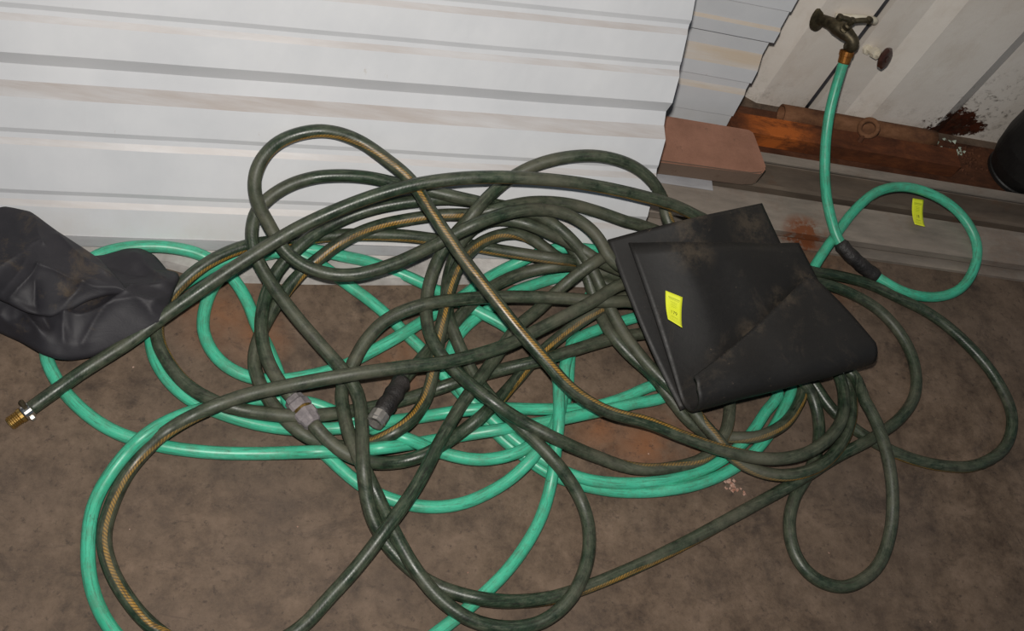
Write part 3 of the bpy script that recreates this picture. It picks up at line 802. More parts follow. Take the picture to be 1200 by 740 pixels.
HY = """917,6758,494,180 1089,6596,450,180 1272,6441,441,180 1480,6327,413,180 1709,6260,382,180 1943,6248,338,180 2173,6286,277,180 2406,6337,269,180 2631,6404,320,180
2843,6511,350,180 3034,6656,334,180 3220,6808,322,176 3405,6958,347,150 3582,7104,417,122 3748,7272,455,87 3896,7454,406,59 4035,7636,333,45 4173,7822,271,31
4317,8011,233,18 4460,8203,220,11 4608,8392,238,3 4767,8569,273,0 4935,8738,305,0 5108,8900,341,0 5287,9056,383,0 5471,9203,430,0 5662,9342,474,6
5858,9481,490,14 6060,9611,497,33 6262,9739,518,104 6486,9821,536,172 6725,9825,538,180 6962,9787,522,180 7195,9731,506,180 7425,9662,496,180 7654,9588,494,180
7886,9523,495,180 8121,9475,494,180 8357,9429,499,180 8591,9378,515,180 8828,9336,519,180 9066,9307,500,180 9302,9269,485,180 9532,9201,499,180 9764,9141,487,180
9998,9100,448,180 10230,9054,409,180 10460,8986,385,180 10673,8877,388,180 10836,8706,413,189 10892,8476,436,248 10917,8239,461,299 10980,8008,487,292 11039,7776,506,285
11078,7539,518,249 11109,7301,519,212 11130,7062,508,180 11146,6823,481,180 11154,6587,440,180 11148,6352,390,180 11131,6119,331,180 11096,5889,271,180 11031,5664,217,180
10935,5447,180,180 10808,5245,153,180 10641,5074,135,180 10443,4938,126,180 10227,4833,123,180 9994,4780,121,180 9756,4805,120,180 9533,4894,120,180 9352,5050,120,180
9231,5256,120,180 9175,5489,120,180 9175,5729,120,180 9218,5965,119,180 9305,6189,117,180 9420,6400,115,180 9565,6592,113,180 9709,6784,113,180 9834,6989,115,180
9941,7205,121,180 10019,7431,131,180 10066,7666,146,180 10072,7905,172,180 10030,8136,221,180 9936,8345,290,180 9775,8505,363,180 9599,8665,397,180 9437,8842,392,180
9285,9028,378,180 9141,9220,368,180 8986,9402,385,180 8812,9558,442,180 8631,9697,519,180 8453,9840,593,180 8277,9989,660,180 8107,10149,717,180 7945,10322,758,180
7775,10484,810,159 7593,10620,887,131 7408,10749,971,103 7233,10896,1043,72 7073,11061,1115,36 6971,11252,1209,20 6878,11419,1346,44 6727,11494,1515,113 6558,11538,1679,175
6362,11597,1803,180 6148,11638,1904,180 5920,11660,1977,180 5685,11665,2025,180 5446,11655,2051,180 5207,11629,2053,180 4971,11588,2032,180 4739,11537,1994,180 4514,11475,1938,180
4298,11401,1863,180 4095,11315,1766,180 3909,11216,1651,180 3736,11085,1550,180 3575,10915,1498,180 3430,10724,1479,180 3296,10534,1428,180 3174,10395,1278,180 3047,10279,1110,180
2915,10126,981,180 2814,9930,888,180 2738,9715,811,180 2682,9492,741,180 2648,9263,678,180 2641,9026,640,180 2655,8786,630,180 2703,8551,629,180 2792,8328,630,180
2918,8123,627,180 3075,7942,625,180 3245,7772,640,180 3414,7605,673,180 3597,7450,699,180 3786,7304,717,180 3994,7191,681,180 4210,7108,617,180 4430,7020,577,180
4650,6924,571,180 4873,6837,554,180 5095,6792,476,180 5312,6766,376,180 5534,6737,288,180 5762,6700,221,191 5993,6652,178,234 6229,6613,149,279 6468,6602,133,302
6708,6614,128,305 6946,6646,133,309 7181,6696,145,324 7411,6764,158,348 7631,6860,169,372 7826,6998,190,390 7986,7174,225,404 8114,7376,246,413 8203,7598,244,418
8258,7832,241,444 8288,8071,250,478 8282,8310,269,511 8224,8540,298,540 8113,8749,340,540 7972,8938,387,540 7811,9108,439,540 7630,9256,496,540 7431,9376,556,540
7213,9465,603,540 6982,9527,629,540 6746,9565,646,540 6507,9581,664,540 6269,9571,694,540 6039,9511,729,540 5801,9479,739,540 5563,9484,711,540 5323,9486,691,540
5083,9475,685,540 4844,9456,687,540 4604,9433,691,540 4366,9405,696,540 4128,9371,703,540 3891,9329,712,540 3656,9281,722,540 3422,9227,734,540 3191,9163,750,540
2960,9095,765,540 2731,9023,773,540 2505,8943,758,540 2287,8849,720,540 2081,8734,678,540 1898,8584,634,540 1748,8403,588,540 1623,8203,541,540 1529,7987,494,540
1446,7767,446,540 1365,7543,419,540 1349,7304,408,540 1391,7068,405,540 1449,6834,407,540 1518,6607,441,540 1598,6387,495,540 1707,6174,508,540 1832,5983,437,540
1956,5797,350,540 2074,5591,318,540 2180,5375,329,540 2287,5161,341,540 2406,4952,342,540 2535,4749,333,540 2678,4557,315,540 2836,4378,292,540 3009,4212,268,540
3201,4068,254,540 3409,3949,243,540 3634,3869,218,540 3869,3826,198,540 4109,3815,191,540 4348,3837,195,540 4581,3895,208,540 4793,4004,232,540 4979,4153,260,540
5139,4332,276,540 5267,4535,274,540 5368,4753,261,540 5441,4981,245,540 5483,5217,227,540 5492,5456,212,540 5458,5694,209,540 5377,5918,230,540 5249,6109,296,540
5092,6269,383,540 4924,6425,457,540 4749,6584,497,540 4579,6753,493,540 4416,6926,457,540 4240,7089,452,540 4052,7231,496,540 3873,7385,534,540 3733,7574,489,540
3618,7776,428,540 3498,7983,411,540 3384,8194,411,540 3280,8411,417,540 3185,8631,432,540 3101,8856,440,540 3047,9090,442,540 3022,9329,459,540 3021,9566,498,540
3046,9799,550,540 3095,10024,618,540 3168,10240,696,540 3269,10447,761,540 3425,10612,836,540 3624,10711,925,540 3849,10762,987,540 4075,10727,1057,540 4302,10666,1105,540
4537,10623,1083,540 4766,10589,1019,540 4992,10563,941,540 5217,10493,903,540 5423,10372,925,540 5636,10273,890,540 5857,10233,805,540 6085,10212,735,540 6320,10169,708,540
6556,10124,698,540 6794,10094,684,540 7033,10084,662,540 7271,10095,630,540 7508,10124,601,540 7743,10173,584,540 7976,10232,585,540 8208,10293,606,540 8438,10356,629,540
8667,10429,626,540 8894,10504,599,540 9124,10565,566,540 9359,10610,539,540 9595,10645,514,540 9833,10673,488,540 10070,10695,459,540 10307,10715,421,540 10543,10728,380,540
10779,10733,332,540 11013,10717,283,540 11246,10677,239,540 11475,10612,204,540 11695,10520,176,540 11898,10394,153,540 12072,10229,138,540 12214,10036,129,540 12322,9822,124,540
12394,9593,122,540 12428,9355,121,540 12421,9115,121,540 12380,8878,123,540 12299,8652,127,540 12176,8447,133,540 12022,8262,143,540 11850,8094,156,540 11665,7943,176,540
11470,7805,199,540 11269,7674,222,540 11065,7548,237,540 10856,7430,227,540 10643,7321,201,540 10430,7212,182,540 10221,7093,182,543 10017,6967,203,549 9816,6839,233,556
9613,6711,249,563 9408,6587,234,570 9203,6471,186,581 8995,6357,148,591 8785,6241,130,600 8575,6125,124,609 8365,6008,121,618 8155,5891,121,627 7945,5773,120,636
7736,5655,120,645 7526,5538,120,654 7315,5423,120,663 7103,5310,120,672 6889,5199,120,680 6675,5089,120,688 6460,4982,120,696 6243,4878,120,704 6025,4778,120,702
5805,4680,120,698 5584,4586,120,695 5361,4497,120,691 5135,4415,121,677 4906,4342,122,660 4671,4289,127,646 4434,4251,136,636 4196,4226,155,626 3959,4214,192,614
3721,4219,229,601 3486,4256,211,587 3260,4322,162,571 3034,4401,139,554 2816,4501,137,540 2617,4635,148,540 2429,4782,171,540 2253,4943,208,540 2102,5121,262,540
1972,5307,340,540 1876,5515,414,540 1808,5722,513,540 1753,5928,625,540 1722,6162,659,540 1705,6399,626,540 1696,6634,577,540 1675,6871,546,540 1642,7109,539,540
1572,7338,546,540 1443,7540,560,540 1295,7729,557,540 1135,7908,548,540 965,8078,558,540 796,8248,579,540 627,8418,601,540 463,8591,626,540 303,8768,654,540
147,8948,686,540 -2,9133,728,540 -143,9319,782,540 -261,9516,854,540 -337,9729,933,540 -356,9951,1021,540 -313,10170,1108,540 -183,10347,1204,540 -14,10495,1288,540
180,10611,1371,540 392,10688,1452,540 617,10750,1508,540 852,10795,1535,540 1089,10829,1546,540 1329,10853,1542,540 1568,10867,1520,540 1805,10871,1486,540 2043,10875,1450,540
2281,10875,1416,540 2520,10864,1398,540 2758,10832,1407,540 2997,10805,1410,540 3236,10803,1382,540 3470,10818,1331,540 3697,10849,1258,540 3924,10880,1186,540 4158,10885,1132,540
4391,10885,1072,540 4621,10877,1005,540 4841,10844,916,540 5039,10768,803,540 5208,10617,733,540 5342,10419,722,540 5471,10222,679,540 5598,10046,576,540 5697,9852,475,540
5792,9642,407,540 5868,9415,395,540 5935,9187,428,540 6038,8973,457,540 6188,8785,457,540 6359,8617,438,540 6546,8467,419,540 6730,8314,400,540 6893,8140,378,540
7046,7956,349,540 7205,7780,310,540 7369,7610,266,540 7559,7472,220,504 7775,7376,175,436 8010,7345,142,416 8248,7338,164,411 8481,7329,222,390 8718,7360,244,369
8943,7442,245,362 9153,7558,237,366 9346,7700,220,370 9512,7873,203,374 9652,8068,194,379 9774,8275,194,384 9827,8505,209,390 9709,8709,237,431 9550,8890,235,463
9372,9051,226,492 9173,9184,231,522 8953,9280,251,540 8723,9342,275,540 8486,9383,294,540 8248,9406,310,540 8008,9413,322,540 7768,9405,331,540 7530,9373,336,540
7295,9321,338,540 7063,9257,339,540 6832,9191,338,540 6600,9129,335,540 6368,9066,331,540 6139,8992,328,540 5915,8905,335,540 5696,8808,349,540 5478,8706,368,540
5262,8602,383,540 5046,8497,387,540 4828,8397,391,540 4603,8311,384,540 4376,8249,339,540 4150,8192,280,540 3925,8117,244,540 3703,8025,248,540 3491,7920,288,540
3280,7813,327,540 3060,7728,289,540 2847,7655,207,540 2628,7564,166,540 2408,7468,160,540 2186,7377,169,540 1963,7289,188,540 1739,7204,215,540 1514,7126,243,540
1286,7055,275,540 1059,6988,317,540 836,6922,377,540 610,6871,437,540 371,6871,427,540 138,6898,378,540 -99,6926,348,540 -336,6963,351,525 -568,7023,352,496
-777,7130,304,474 -969,7263,245,461 -1152,7415,219,449 -1314,7593,217,444 -1454,7788,223,439 -1571,7998,235,434 -1636,8228,248,428 -1644,8467,265,423 -1589,8697,300,416
-1468,8895,361,407 -1326,9074,433,402 -1170,9245,500,407 -999,9406,550,412 -812,9554,581,418 -613,9686,601,420 -400,9798,613,420 -175,9880,622,420 58,9941,624,420
289,10006,622,420 519,10077,625,429 750,10143,635,437 983,10202,638,438 1219,10249,644,435 1456,10281,663,431 1694,10305,683,428 1933,10329,692,425 2173,10350,693,422
2412,10367,685,420 2652,10380,667,420 2890,10396,635,420 3127,10412,598,420 3366,10411,583,420 3606,10397,584,420 3847,10386,583,420 4087,10377,584,420 4325,10357,602,420
4554,10313,660,420 4779,10263,729,420 5017,10259,735,420 5246,10301,679,429 5471,10359,615,462 5702,10406,572,495 5941,10426,552,531 6179,10398,547,540 6408,10326,547,540
6639,10260,545,540 6877,10237,557,540 7086,10322,629,540 7249,10474,717,540 7376,10664,790,540 7364,10869,861,540 7148,10944,927,540 6916,10976,984,540 6683,10997,1037,540
6447,11013,1082,540 6210,11016,1115,540 5973,11051,1141,540 5737,11087,1169,540 5500,11103,1205,540 5263,11108,1247,540 5025,11101,1278,540 4786,11082,1292,540 4550,11039,1311,540
4327,10962,1354,540 4113,10863,1398,540 3894,10764,1412,540 3669,10684,1385,585 3450,10630,1307,656 3249,10645,1177,700 3039,10682,1069,700 2806,10672,1014,700 2572,10628,980,700
2340,10576,942,700 2111,10514,906,701 1884,10441,873,703 1664,10347,846,705 1455,10232,823,707 1255,10102,793,709 1066,9965,734,712 893,9820,653,714 722,9670,576,701
557,9509,507,682 412,9329,443,662 289,9131,383,640 182,8922,330,617 87,8706,288,590 7,8481,262,562 -49,8248,245,540 -79,8010,232,540 -59,7771,240,540
15,7544,264,540 125,7330,268,540 267,7137,266,540 422,6955,291,540 582,6781,335,540 772,6638,350,540 988,6554,292,540 1211,6532,206,570 1441,6549,140,619
1677,6588,138,653 1890,6624,237,680 2069,6656,394,675 2260,6755,487,671 2430,6921,460,676 2569,7110,409,680 2681,7321,386,685 2764,7546,391,690 2813,7781,408,695
2845,8018,432,700 2872,8255,463,706 2898,8491,499,711 2928,8725,546,716 2963,8960,585,720 2996,9196,615,720 3039,9429,651,720 3102,9658,693,720 3185,9879,736,720
3306,10085,755,720 3455,10274,748,720 3631,10436,735,723 3834,10564,735,728 4058,10648,753,750 4296,10672,747,783 4527,10651,688,820 4741,10557,639,865 4947,10453,583,900
5161,10423,478,900 5377,10399,377,900 5599,10335,318,900 5816,10231,316,900 6040,10144,314,900 6273,10088,308,900 6509,10039,306,900 6747,10003,309,900 6985,10011,323,900
7091,10210,348,900 7002,10411,373,900 6764,10399,389,900 6529,10347,403,900 6295,10294,420,900 6057,10272,436,900 5821,10311,445,900 5584,10345,465,900 5354,10304,518,900
5131,10233,573,900 4899,10182,555,900 4678,10157,466,900 4455,10094,403,900 4239,9993,372,900 4036,9867,357,900 3847,9718,353,900 3675,9550,356,900 3518,9369,361,900
3366,9182,350,900 3227,8989,320,900 3089,8792,310,900 2945,8600,320,900 2804,8406,335,900 2672,8207,359,900 2542,8007,393,900 2404,7815,434,900 2285,7611,478,900
2183,7397,519,900 2078,7183,553,900 1967,6972,580,900"""
HG = """10633,14824,2450 10641,14695,2248 10643,14553,2053 10641,14400,1868 10636,14228,1701 10636,14048,1541 10650,13869,1382 10661,13670,1249 10672,13460,1132
10691,13251,1016 10714,13039,906 10730,12811,830 10759,12586,752 10810,12364,674 10873,12143,602 10952,11929,529 11066,11730,457 11227,11560,407
11422,11431,353 11630,11340,275 11846,11268,197 12048,11148,186 12255,11026,192 12479,10942,181 12716,10906,160 12955,10902,142 13194,10922,132
13429,10972,133 13655,11053,143 13866,11166,165 14047,11320,197 14194,11505,235 14310,11711,282 14388,11931,335 14418,12162,391 14371,12389,452
14266,12599,505 14123,12786,548 13949,12949,580 13747,13077,604 13528,13175,618 13299,13246,623 13063,13292,620 12824,13307,610 12586,13276,594
12357,13207,573 12141,13105,548 11946,12967,521 11769,12807,494 11601,12637,468 11443,12458,439 11295,12271,413 11151,12079,389 11008,11887,366
10863,11697,347 10720,11504,328 10583,11307,310 10455,11105,293 10330,10900,274 10208,10693,256 10094,10482,239 9992,10266,223 9904,10042,207
9842,9811,190 9804,9574,168 9781,9336,142 9763,9098,122 9737,8859,115 9694,8622,124 9621,8394,138 9508,8182,138 9385,7976,125
9257,7773,113 9119,7577,107 8967,7390,106 8803,7214,108 8629,7048,109 8443,6896,110 8245,6760,111 8037,6640,113 7821,6534,117
7600,6440,128 7375,6358,149 7145,6291,168 6910,6245,155 6673,6216,122 6434,6193,107 6194,6180,105 5954,6180,105 5714,6199,105
5476,6234,105 5241,6285,105 5011,6354,105 4791,6449,105 4585,6574,105 4389,6713,105 4197,6857,105 4014,7013,105 3847,7186,105
3684,7363,105 3519,7538,105 3354,7713,105 3187,7886,105 3024,8063,107 2871,8248,109 2716,8432,110 2541,8597,110 2364,8759,108
2193,8928,109 2014,9089,111 1827,9240,111 1634,9383,112 1432,9513,118 1228,9640,135 1023,9749,192 813,9803,295 592,9856,373
356,9888,395 116,9876,403 -122,9841,398 -354,9796,358 -576,9712,325 -779,9583,331 -979,9456,298 -1167,9320,237 -1345,9164,192
-1504,8988,156 -1623,8781,128 -1703,8556,112 -1732,8318,106 -1704,8079,105 -1630,7851,105 -1512,7642,105 -1364,7453,105 -1190,7287,105
-993,7149,105 -775,7048,105 -547,6972,106 -317,6904,112 -83,6847,120 153,6804,133 390,6772,159 626,6751,200 865,6761,218
1102,6798,200 1339,6833,202 1576,6866,231 1810,6907,262 2043,6962,280 2268,7038,243 2488,7118,188 2716,7188,163 2949,7248,168
3181,7295,207 3407,7317,284 3640,7343,331 3871,7395,295 4096,7450,230 4329,7488,185 4568,7511,170 4807,7526,183 5046,7542,204
5283,7576,189 5513,7632,146 5741,7702,116 5966,7785,107 6187,7879,106 6405,7982,109 6614,8100,117 6829,8206,128 7055,8284,152
7284,8347,192 7515,8405,224 7747,8467,221 7977,8527,191 8211,8573,158 8450,8585,145 8690,8569,149 8927,8531,158 9158,8466,168
9329,8318,171 9206,8118,160 9045,7940,148 8903,7746,132 8759,7555,118 8603,7372,109 8430,7205,108 8246,7050,109 8052,6909,109
7847,6782,108 7634,6672,106 7412,6578,109 7188,6495,131 6964,6418,176 6734,6359,205 6496,6322,205 6257,6296,207 6017,6279,213
5777,6274,220 5537,6290,225 5303,6342,222 5077,6425,214 4859,6527,210 4650,6644,212 4447,6773,215 4252,6914,218 4067,7067,220
3886,7226,225 3701,7379,230 3520,7537,240 3358,7714,239 3235,7919,220 3165,8146,185 3162,8383,151 3219,8615,133 3323,8831,127
3462,9027,124 3626,9202,121 3806,9362,121 3983,9524,124 4160,9687,125 4347,9838,124 4553,9962,123 4769,10067,126 4985,10174,131
5206,10268,139 5437,10333,148 5673,10376,160 5911,10400,184 6150,10411,212 6388,10432,228 6626,10465,227 6866,10489,219 7105,10477,211
7332,10402,205 7538,10278,197 7730,10134,182 7908,9974,162 8065,9793,145 8186,9586,133 8242,9354,125 8185,9123,119 8062,8917,115
7911,8729,110 7745,8556,107 7569,8392,107 7386,8237,111 7194,8092,119 6984,7977,131 6758,7897,149 6529,7826,175 6305,7744,202
6079,7663,220 5852,7585,232 5625,7507,251 5400,7427,277 5172,7353,285 4941,7295,253 4709,7239,227 4479,7172,242 4256,7096,290
4030,7024,324 3799,6980,283 3572,6947,211 3340,6902,169 3107,6847,143 2874,6788,128 2650,6713,167 2451,6625,267 2258,6536,379
2035,6469,422 1811,6454,340 1582,6440,276 1347,6399,301 1113,6358,337 879,6348,293 655,6352,206 421,6342,153 183,6324,127
-57,6308,115 -297,6293,111 -537,6285,110 -777,6287,110 -1018,6297,109 -1257,6320,108 -1494,6358,106 -1730,6408,108 -1959,6478,109
-2178,6578,110 -2384,6702,110 -2577,6846,109 -2755,7006,108 -2916,7185,107 -3057,7380,108 -3173,7590,109 -3232,7822,110 -3237,8062,110
-3229,8303,110 -3213,8543,111 -3176,8780,113 -3105,9010,118 -3008,9229,130 -2870,9422,165 -2677,9546,228 -2457,9617,295 -2226,9669,336
-1990,9708,354 -1751,9736,355 -1512,9749,332 -1276,9746,288 -1047,9706,228 -837,9593,215 -650,9442,217 -485,9272,178 -346,9080,140
-234,8869,122 -134,8650,112 -22,8437,107 98,8229,107 206,8014,108 305,7795,112 391,7573,143 464,7351,197 567,7135,201
699,6944,140 843,6754,109 1004,6576,105 1181,6414,106 1364,6257,108 1549,6104,109 1744,5964,110 1957,5852,110 2182,5770,110
2415,5708,110 2652,5670,110 2892,5666,110 3131,5691,111 3365,5748,114 3588,5837,120 3800,5948,134 4004,6073,159 4195,6214,198
4367,6370,259 4520,6538,337 4664,6727,367 4800,6924,348 4918,7132,360 5006,7355,372 5071,7584,335 5126,7812,284 5160,8047,251
5182,8286,243 5232,8521,245 5311,8748,241 5451,8940,219 5641,9083,186 5846,9206,160 6055,9323,146 6272,9427,144 6493,9523,148
6715,9615,150 6943,9691,150 7175,9754,147 7405,9822,141 7610,9940,127 7523,10143,111 7330,10285,107 7110,10379,106 6872,10414,106
6632,10415,105 6393,10389,106 6162,10326,109 5966,10189,112 5812,10005,114 5681,9803,113 5574,9588,111 5491,9363,109 5428,9131,107
5379,8895,105 5346,8657,105 5317,8418,105 5295,8179,105 5267,7940,105 5206,7708,106 5119,7484,108 4997,7278,122 4844,7098,165
4680,6934,230 4504,6782,290 4305,6651,302 4084,6569,258 3852,6519,222 3613,6496,205 3374,6510,196 3136,6548,197 2902,6591,226
2678,6634,301 2457,6668,389 2235,6734,356 2055,6826,228 1858,6924,133 1637,7015,107 1412,7100,106 1188,7187,108 958,7256,108
720,7287,106 480,7290,105 240,7269,107 4,7226,119 -225,7161,150 -444,7074,198 -663,6980,233 -886,6893,227 -1101,6786,226
-1281,6640,283 -1433,6473,367 -1595,6302,352 -1743,6137,262 -1871,5945,194 -1977,5733,153 -2058,5509,126 -2103,5273,114 -2109,5033,108
-2089,4793,107 -2051,4556,109 -1994,4322,110 -1912,4097,110 -1805,3882,110 -1672,3681,110 -1514,3500,110 -1337,3337,110 -1147,3191,110
-945,3060,110 -734,2945,110 -516,2844,110 -293,2753,110 -65,2676,110 167,2616,110 405,2578,110 645,2570,110 884,2591,110
1121,2633,110 1354,2693,110 1582,2768,110 1806,2855,110 2024,2957,110 2231,3080,110 2427,3218,110 2617,3366,110 2803,3518,110
2990,3670,110 3179,3819,109 3365,3970,107 3547,4128,106 3723,4291,107 3896,4459,113 4062,4632,118 4217,4816,121 4360,5009,123
4492,5210,126 4612,5418,129 4716,5635,134 4798,5861,148 4855,6089,196 4889,6312,278 4917,6546,324 4938,6779,376 4949,7003,463
4960,7235,518 4979,7473,495 4999,7706,440 5018,7938,379 4995,8167,312 4907,8373,227 4779,8564,159 4620,8742,149 4429,8886,176
4221,9001,209 4005,9102,237 3784,9197,250 3566,9298,243 3347,9398,236 3133,9503,215 2929,9624,172 2722,9742,139 2503,9839,125
2276,9918,125 2045,9981,141 1811,10021,181 1577,10035,233 1340,10033,273 1103,10030,313 866,10034,356 627,10022,378 390,9987,367
157,9939,333 -72,9882,286 -294,9815,224 -501,9714,157 -681,9560,121 -817,9363,117 -903,9139,118 -951,8903,116 -966,8664,113
-941,8425,111 -860,8199,111 -732,7996,111 -561,7828,113 -356,7704,116 -129,7625,121 104,7582,161 333,7565,226 564,7623,218
782,7714,174 1004,7805,151 1223,7904,143 1430,8024,142 1626,8165,143 1820,8307,150 2015,8445,170 2210,8582,206 2397,8731,219
2572,8893,189 2746,9056,157 2925,9215,137 3106,9373,122 3286,9532,115 3462,9695,121 3632,9865,130 3809,10028,139 4001,10171,159
4202,10292,207 4406,10390,289 4607,10480,387 4817,10559,472 5043,10619,523 5279,10659,544 5518,10687,546 5757,10704,529 5994,10703,486
6229,10698,438"""
X = catmull(load(HX, 1), 0.008)
Yp = catmull(load(HY, 1), 0.008)
G = catmull(load(HG, 0), 0.008)


def arclen(P):
    return np.r_[0, np.cumsum(np.linalg.norm(np.diff(P[:, :3], axis=0), axis=1))]


# --- hose with the brass end
root = empty('garden_hose')
V, F, UV = tube(X[:, :3], RD, 12, phase=X[:, 3])
mesh_obj('tube', V, F, M_dark, root, True, UV)
p = X[0, :3]
d = X[0, :3] - X[6, :3]
d /= np.linalg.norm(d)
V, F = lathe(p - d * 0.004, p + d, [(0, 0.0126), (0.011, 0.0126), (0.013, 0.0115)], 20)
clamp = tag(mesh_obj('hose_clamp', V, F, M_chrome, root), 'shiny steel hose clamp')
side = np.cross(d, (0, 0, 1.0))
side /= np.linalg.norm(side)
c = p + d * 0.003 + np.array((0, 0, 0.010)) + side * 0.007
V, F = lathe(c - side * 0.009, c + side, [(0, 0.0035), (0.001, 0.0042), (0.017, 0.0042), (0.018, 0.003)], 8)
mesh_obj('clamp_screw', V, F, M_brass_d, clamp)
c = p + d * 0.003 - side * 0.013
V, F = lathe(c - d * 0.004, c + d, [(0, 0.004), (0.001, 0.005), (0.006, 0.005), (0.007, 0.003)], 8)
mesh_obj('clamp_lug', V, F, M_alloy, clamp)
pr = [(0.009, 0.0085), (0.010, 0.0120), (0.015, 0.0120), (0.016, 0.0100)]
for k in range(5):
    t = 0.016 + k * 0.0032
    pr += [(t, 0.0098), (t + 0.0012, 0.0112), (t + 0.0020, 0.0112), (t + 0.0030, 0.0098)]
pr += [(0.0335, 0.0095), (0.0336, 0.0065), (0.024, 0.0065)]
V, F = lathe(p, p + d, pr, 18)
tag(mesh_obj('threaded_fitting', V, F, M_brass, root), 'brass threaded hose end')
# grey screw coupling at its far end, joining the next hose
a, b = X[-1, :3], Yp[0, :3]
ax = b - a
gap = np.linalg.norm(ax)
ax /= gap
mid = (a + b) / 2
jag = [1.0, 1.0, 0.90, 0.90]
for sgn in (-1, 1):
    V, F = lathe(mid + ax * sgn * 0.0025, mid + ax * sgn * 0.1, [(0, 0.0185), (0.001, 0.0195), (0.012, 0.0195), (0.015, 0.0175), (0.0155, 0.0168), (0.024, 0.0160), (0.027, 0.0125)], 24, jag=jag)
    mesh_obj('coupling_nut', V, F, M_grey_pl, root)
V, F = lathe(mid - ax * 0.0026, mid + ax, [(0, 0.0165), (0.0052, 0.0165)], 20)
tag(mesh_obj('coupling_ring', V, F, M_brass, root), 'brass ring between the grey coupling nuts')
tag(root, 'dark green hose with ochre stripe and brass threaded end, arching highest over the pile', 'hose')
finish_root(root)

# --- hose with the taped end
root = empty('garden_hose')
V, F, UV = tube(Yp[:, :3], RD, 12, phase=Yp[:, 3])
mesh_obj('tube', V, F, M_dark, root, True, UV)
L = arclen(Yp)
sel = Yp[L > L[-1] - 0.082][:, :3]
rr = [0.0158 + 0.0012 * math.sin(k * 1.9) for k in range(len(sel))]
rr[0] = 0.0125
V, F, UV = tube(sel, rr, 14)
tag(mesh_obj('end_sleeve', V, F, M_tape, root, True), 'black wrapped sleeve at the hose end')
p = Yp[-1, :3]
d = Yp[-1, :3] - Yp[-5, :3]
d /= np.linalg.norm(d)
V, F = lathe(p - d * 0.001, p + d, [(0, 0.0145), (0.001, 0.0162), (0.015, 0.0162), (0.016, 0.0148), (0.021, 0.0148), (0.0212, 0.0118), (0.006, 0.0112)], 12, jag=[1.0, 0.97])
tag(mesh_obj('end_fitting', V, F, M_alloy, root), 'silver hose end fitting')
tag(root, 'dark green hose with black-sleeved silver end, wide loops across the floor', 'hose')
finish_root(root)

# --- mint hose from the tap
root = empty('garden_hose')
V, F, UV = tube(G[:, :3], RG, 12)
mesh_obj('tube', V, F, M_mint, root, True, UV)
L = arclen(G)
s0 = 0.384
s1 = 0.504
sel = G[(L > s0) & (L < s1)][:, :3]
rr = [0.0148 + 0.0007 * math.sin(k * 1.7) for k in range(len(sel))]
rr[0] = rr[-1] = 0.0118
V, F, UV = tube(sel, rr, 14)
tag(mesh_obj('repair_sleeve', V, F, M_tape, root, True), 'black repair sleeve on the mint hose')
p = G[0, :3]
d = G[0, :3] - G[5, :3]
d /= np.linalg.norm(d)
V, F = lathe(p - d * 0.014, p + d, [(0, 0.0115), (0.002, 0.0122), (0.014, 0.0128), (0.015, 0.0145), (0.024, 0.0148), (0.026, 0.0125)], 18)
tag(mesh_obj('tap_collar', V, F, M_copper, root), 'orange brass collar on the tap')
TAPTOP = p + d * 0.02
tag(root, 'mint green hose running from the brass tap under the pile', 'hose')
finish_root(root)

# ------------------------------------------------------------------ rubber mat
def spline_rows(rows, n):
    return np.stack([catmull(np.asarray(r, float), 10.0) if False else np.stack([np.interp(np.linspace(0, 1, n), np.linspace(0, 1, len(r)), np.asarray(r, float)[:, c]) for c in range(3)], 1) for r in rows])


def smooth_rows(rows, m):
    rows = np.asarray(rows)
    k = len(rows)
    out = []
    for t in np.linspace(0, k - 1, m):
        i = min(int(t), k - 2)
        f = t - i
        p0, p1, p2, p3 = rows[max(i - 1, 0)], rows[i], rows[i + 1], rows[min(i + 2, k - 1)]
        out.append(0.5 * ((2 * p1) + (-p0 + p2) * f + (2 * p0 - 5 * p1 + 4 * p2 - p3) * f ** 2 + (-p0 + 3 * p1 - 3 * p2 + p3) * f ** 3))
    return np.array(out)


root = empty('rubber_mat')
# lower layer: rows run left to right, from the far edge to the near edge
rows = [
    [(0.5776, 1.0483, 0.1220), (0.6479, 1.0674, 0.1460), (0.7367, 1.0929, 0.1680), (0.8232, 1.1393, 0.1460), (0.9010, 1.1855, 0.1180)],
    [(0.6023, 0.9791, 0.1120), (0.6738, 1.0028, 0.1280), (0.7595, 1.0310, 0.1380), (0.8437, 1.0661, 0.1260), (0.9321, 1.1084, 0.1080)],
    [(0.6405, 0.8903, 0.0940), (0.7154, 0.9115, 0.1040), (0.7992, 0.9429, 0.1080), (0.8927, 0.9815, 0.1000), (0.9761, 1.0277, 0.0880)],
    [(0.6779, 0.8183, 0.0760), (0.7662, 0.8438, 0.0820), (0.8516, 0.8750, 0.0840), (0.9435, 0.9091, 0.0800), (1.0245, 0.9424, 0.0700)],
    [(0.7149, 0.7562, 0.0600), (0.8010, 0.7944, 0.0640), (0.8865, 0.8228, 0.0660), (0.9775, 0.8544, 0.0640), (1.0575, 0.8912, 0.0580)],
]
rows = np.array([[np.array(q) for q in r] for r in rows])
P = smooth_rows(np.swapaxes(smooth_rows(np.swapaxes(rows, 0, 1), 25), 0, 1), 25)
V, F = sheet(P, 0.004)
recalc(mesh_obj('lower_layer', V, F, M_rubber, root, True))
# upper layer, rolled over along its near edge, flap lying back on itself to a slanting free edge
nU = 40
u = np.linspace(0, 1, nU)


def lerp(pts, us):
    pts = np.asarray(pts, float)
    k = np.linspace(0, 1, len(pts))
    return np.stack([np.interp(us, k, pts[:, c]) for c in range(3)], 1)


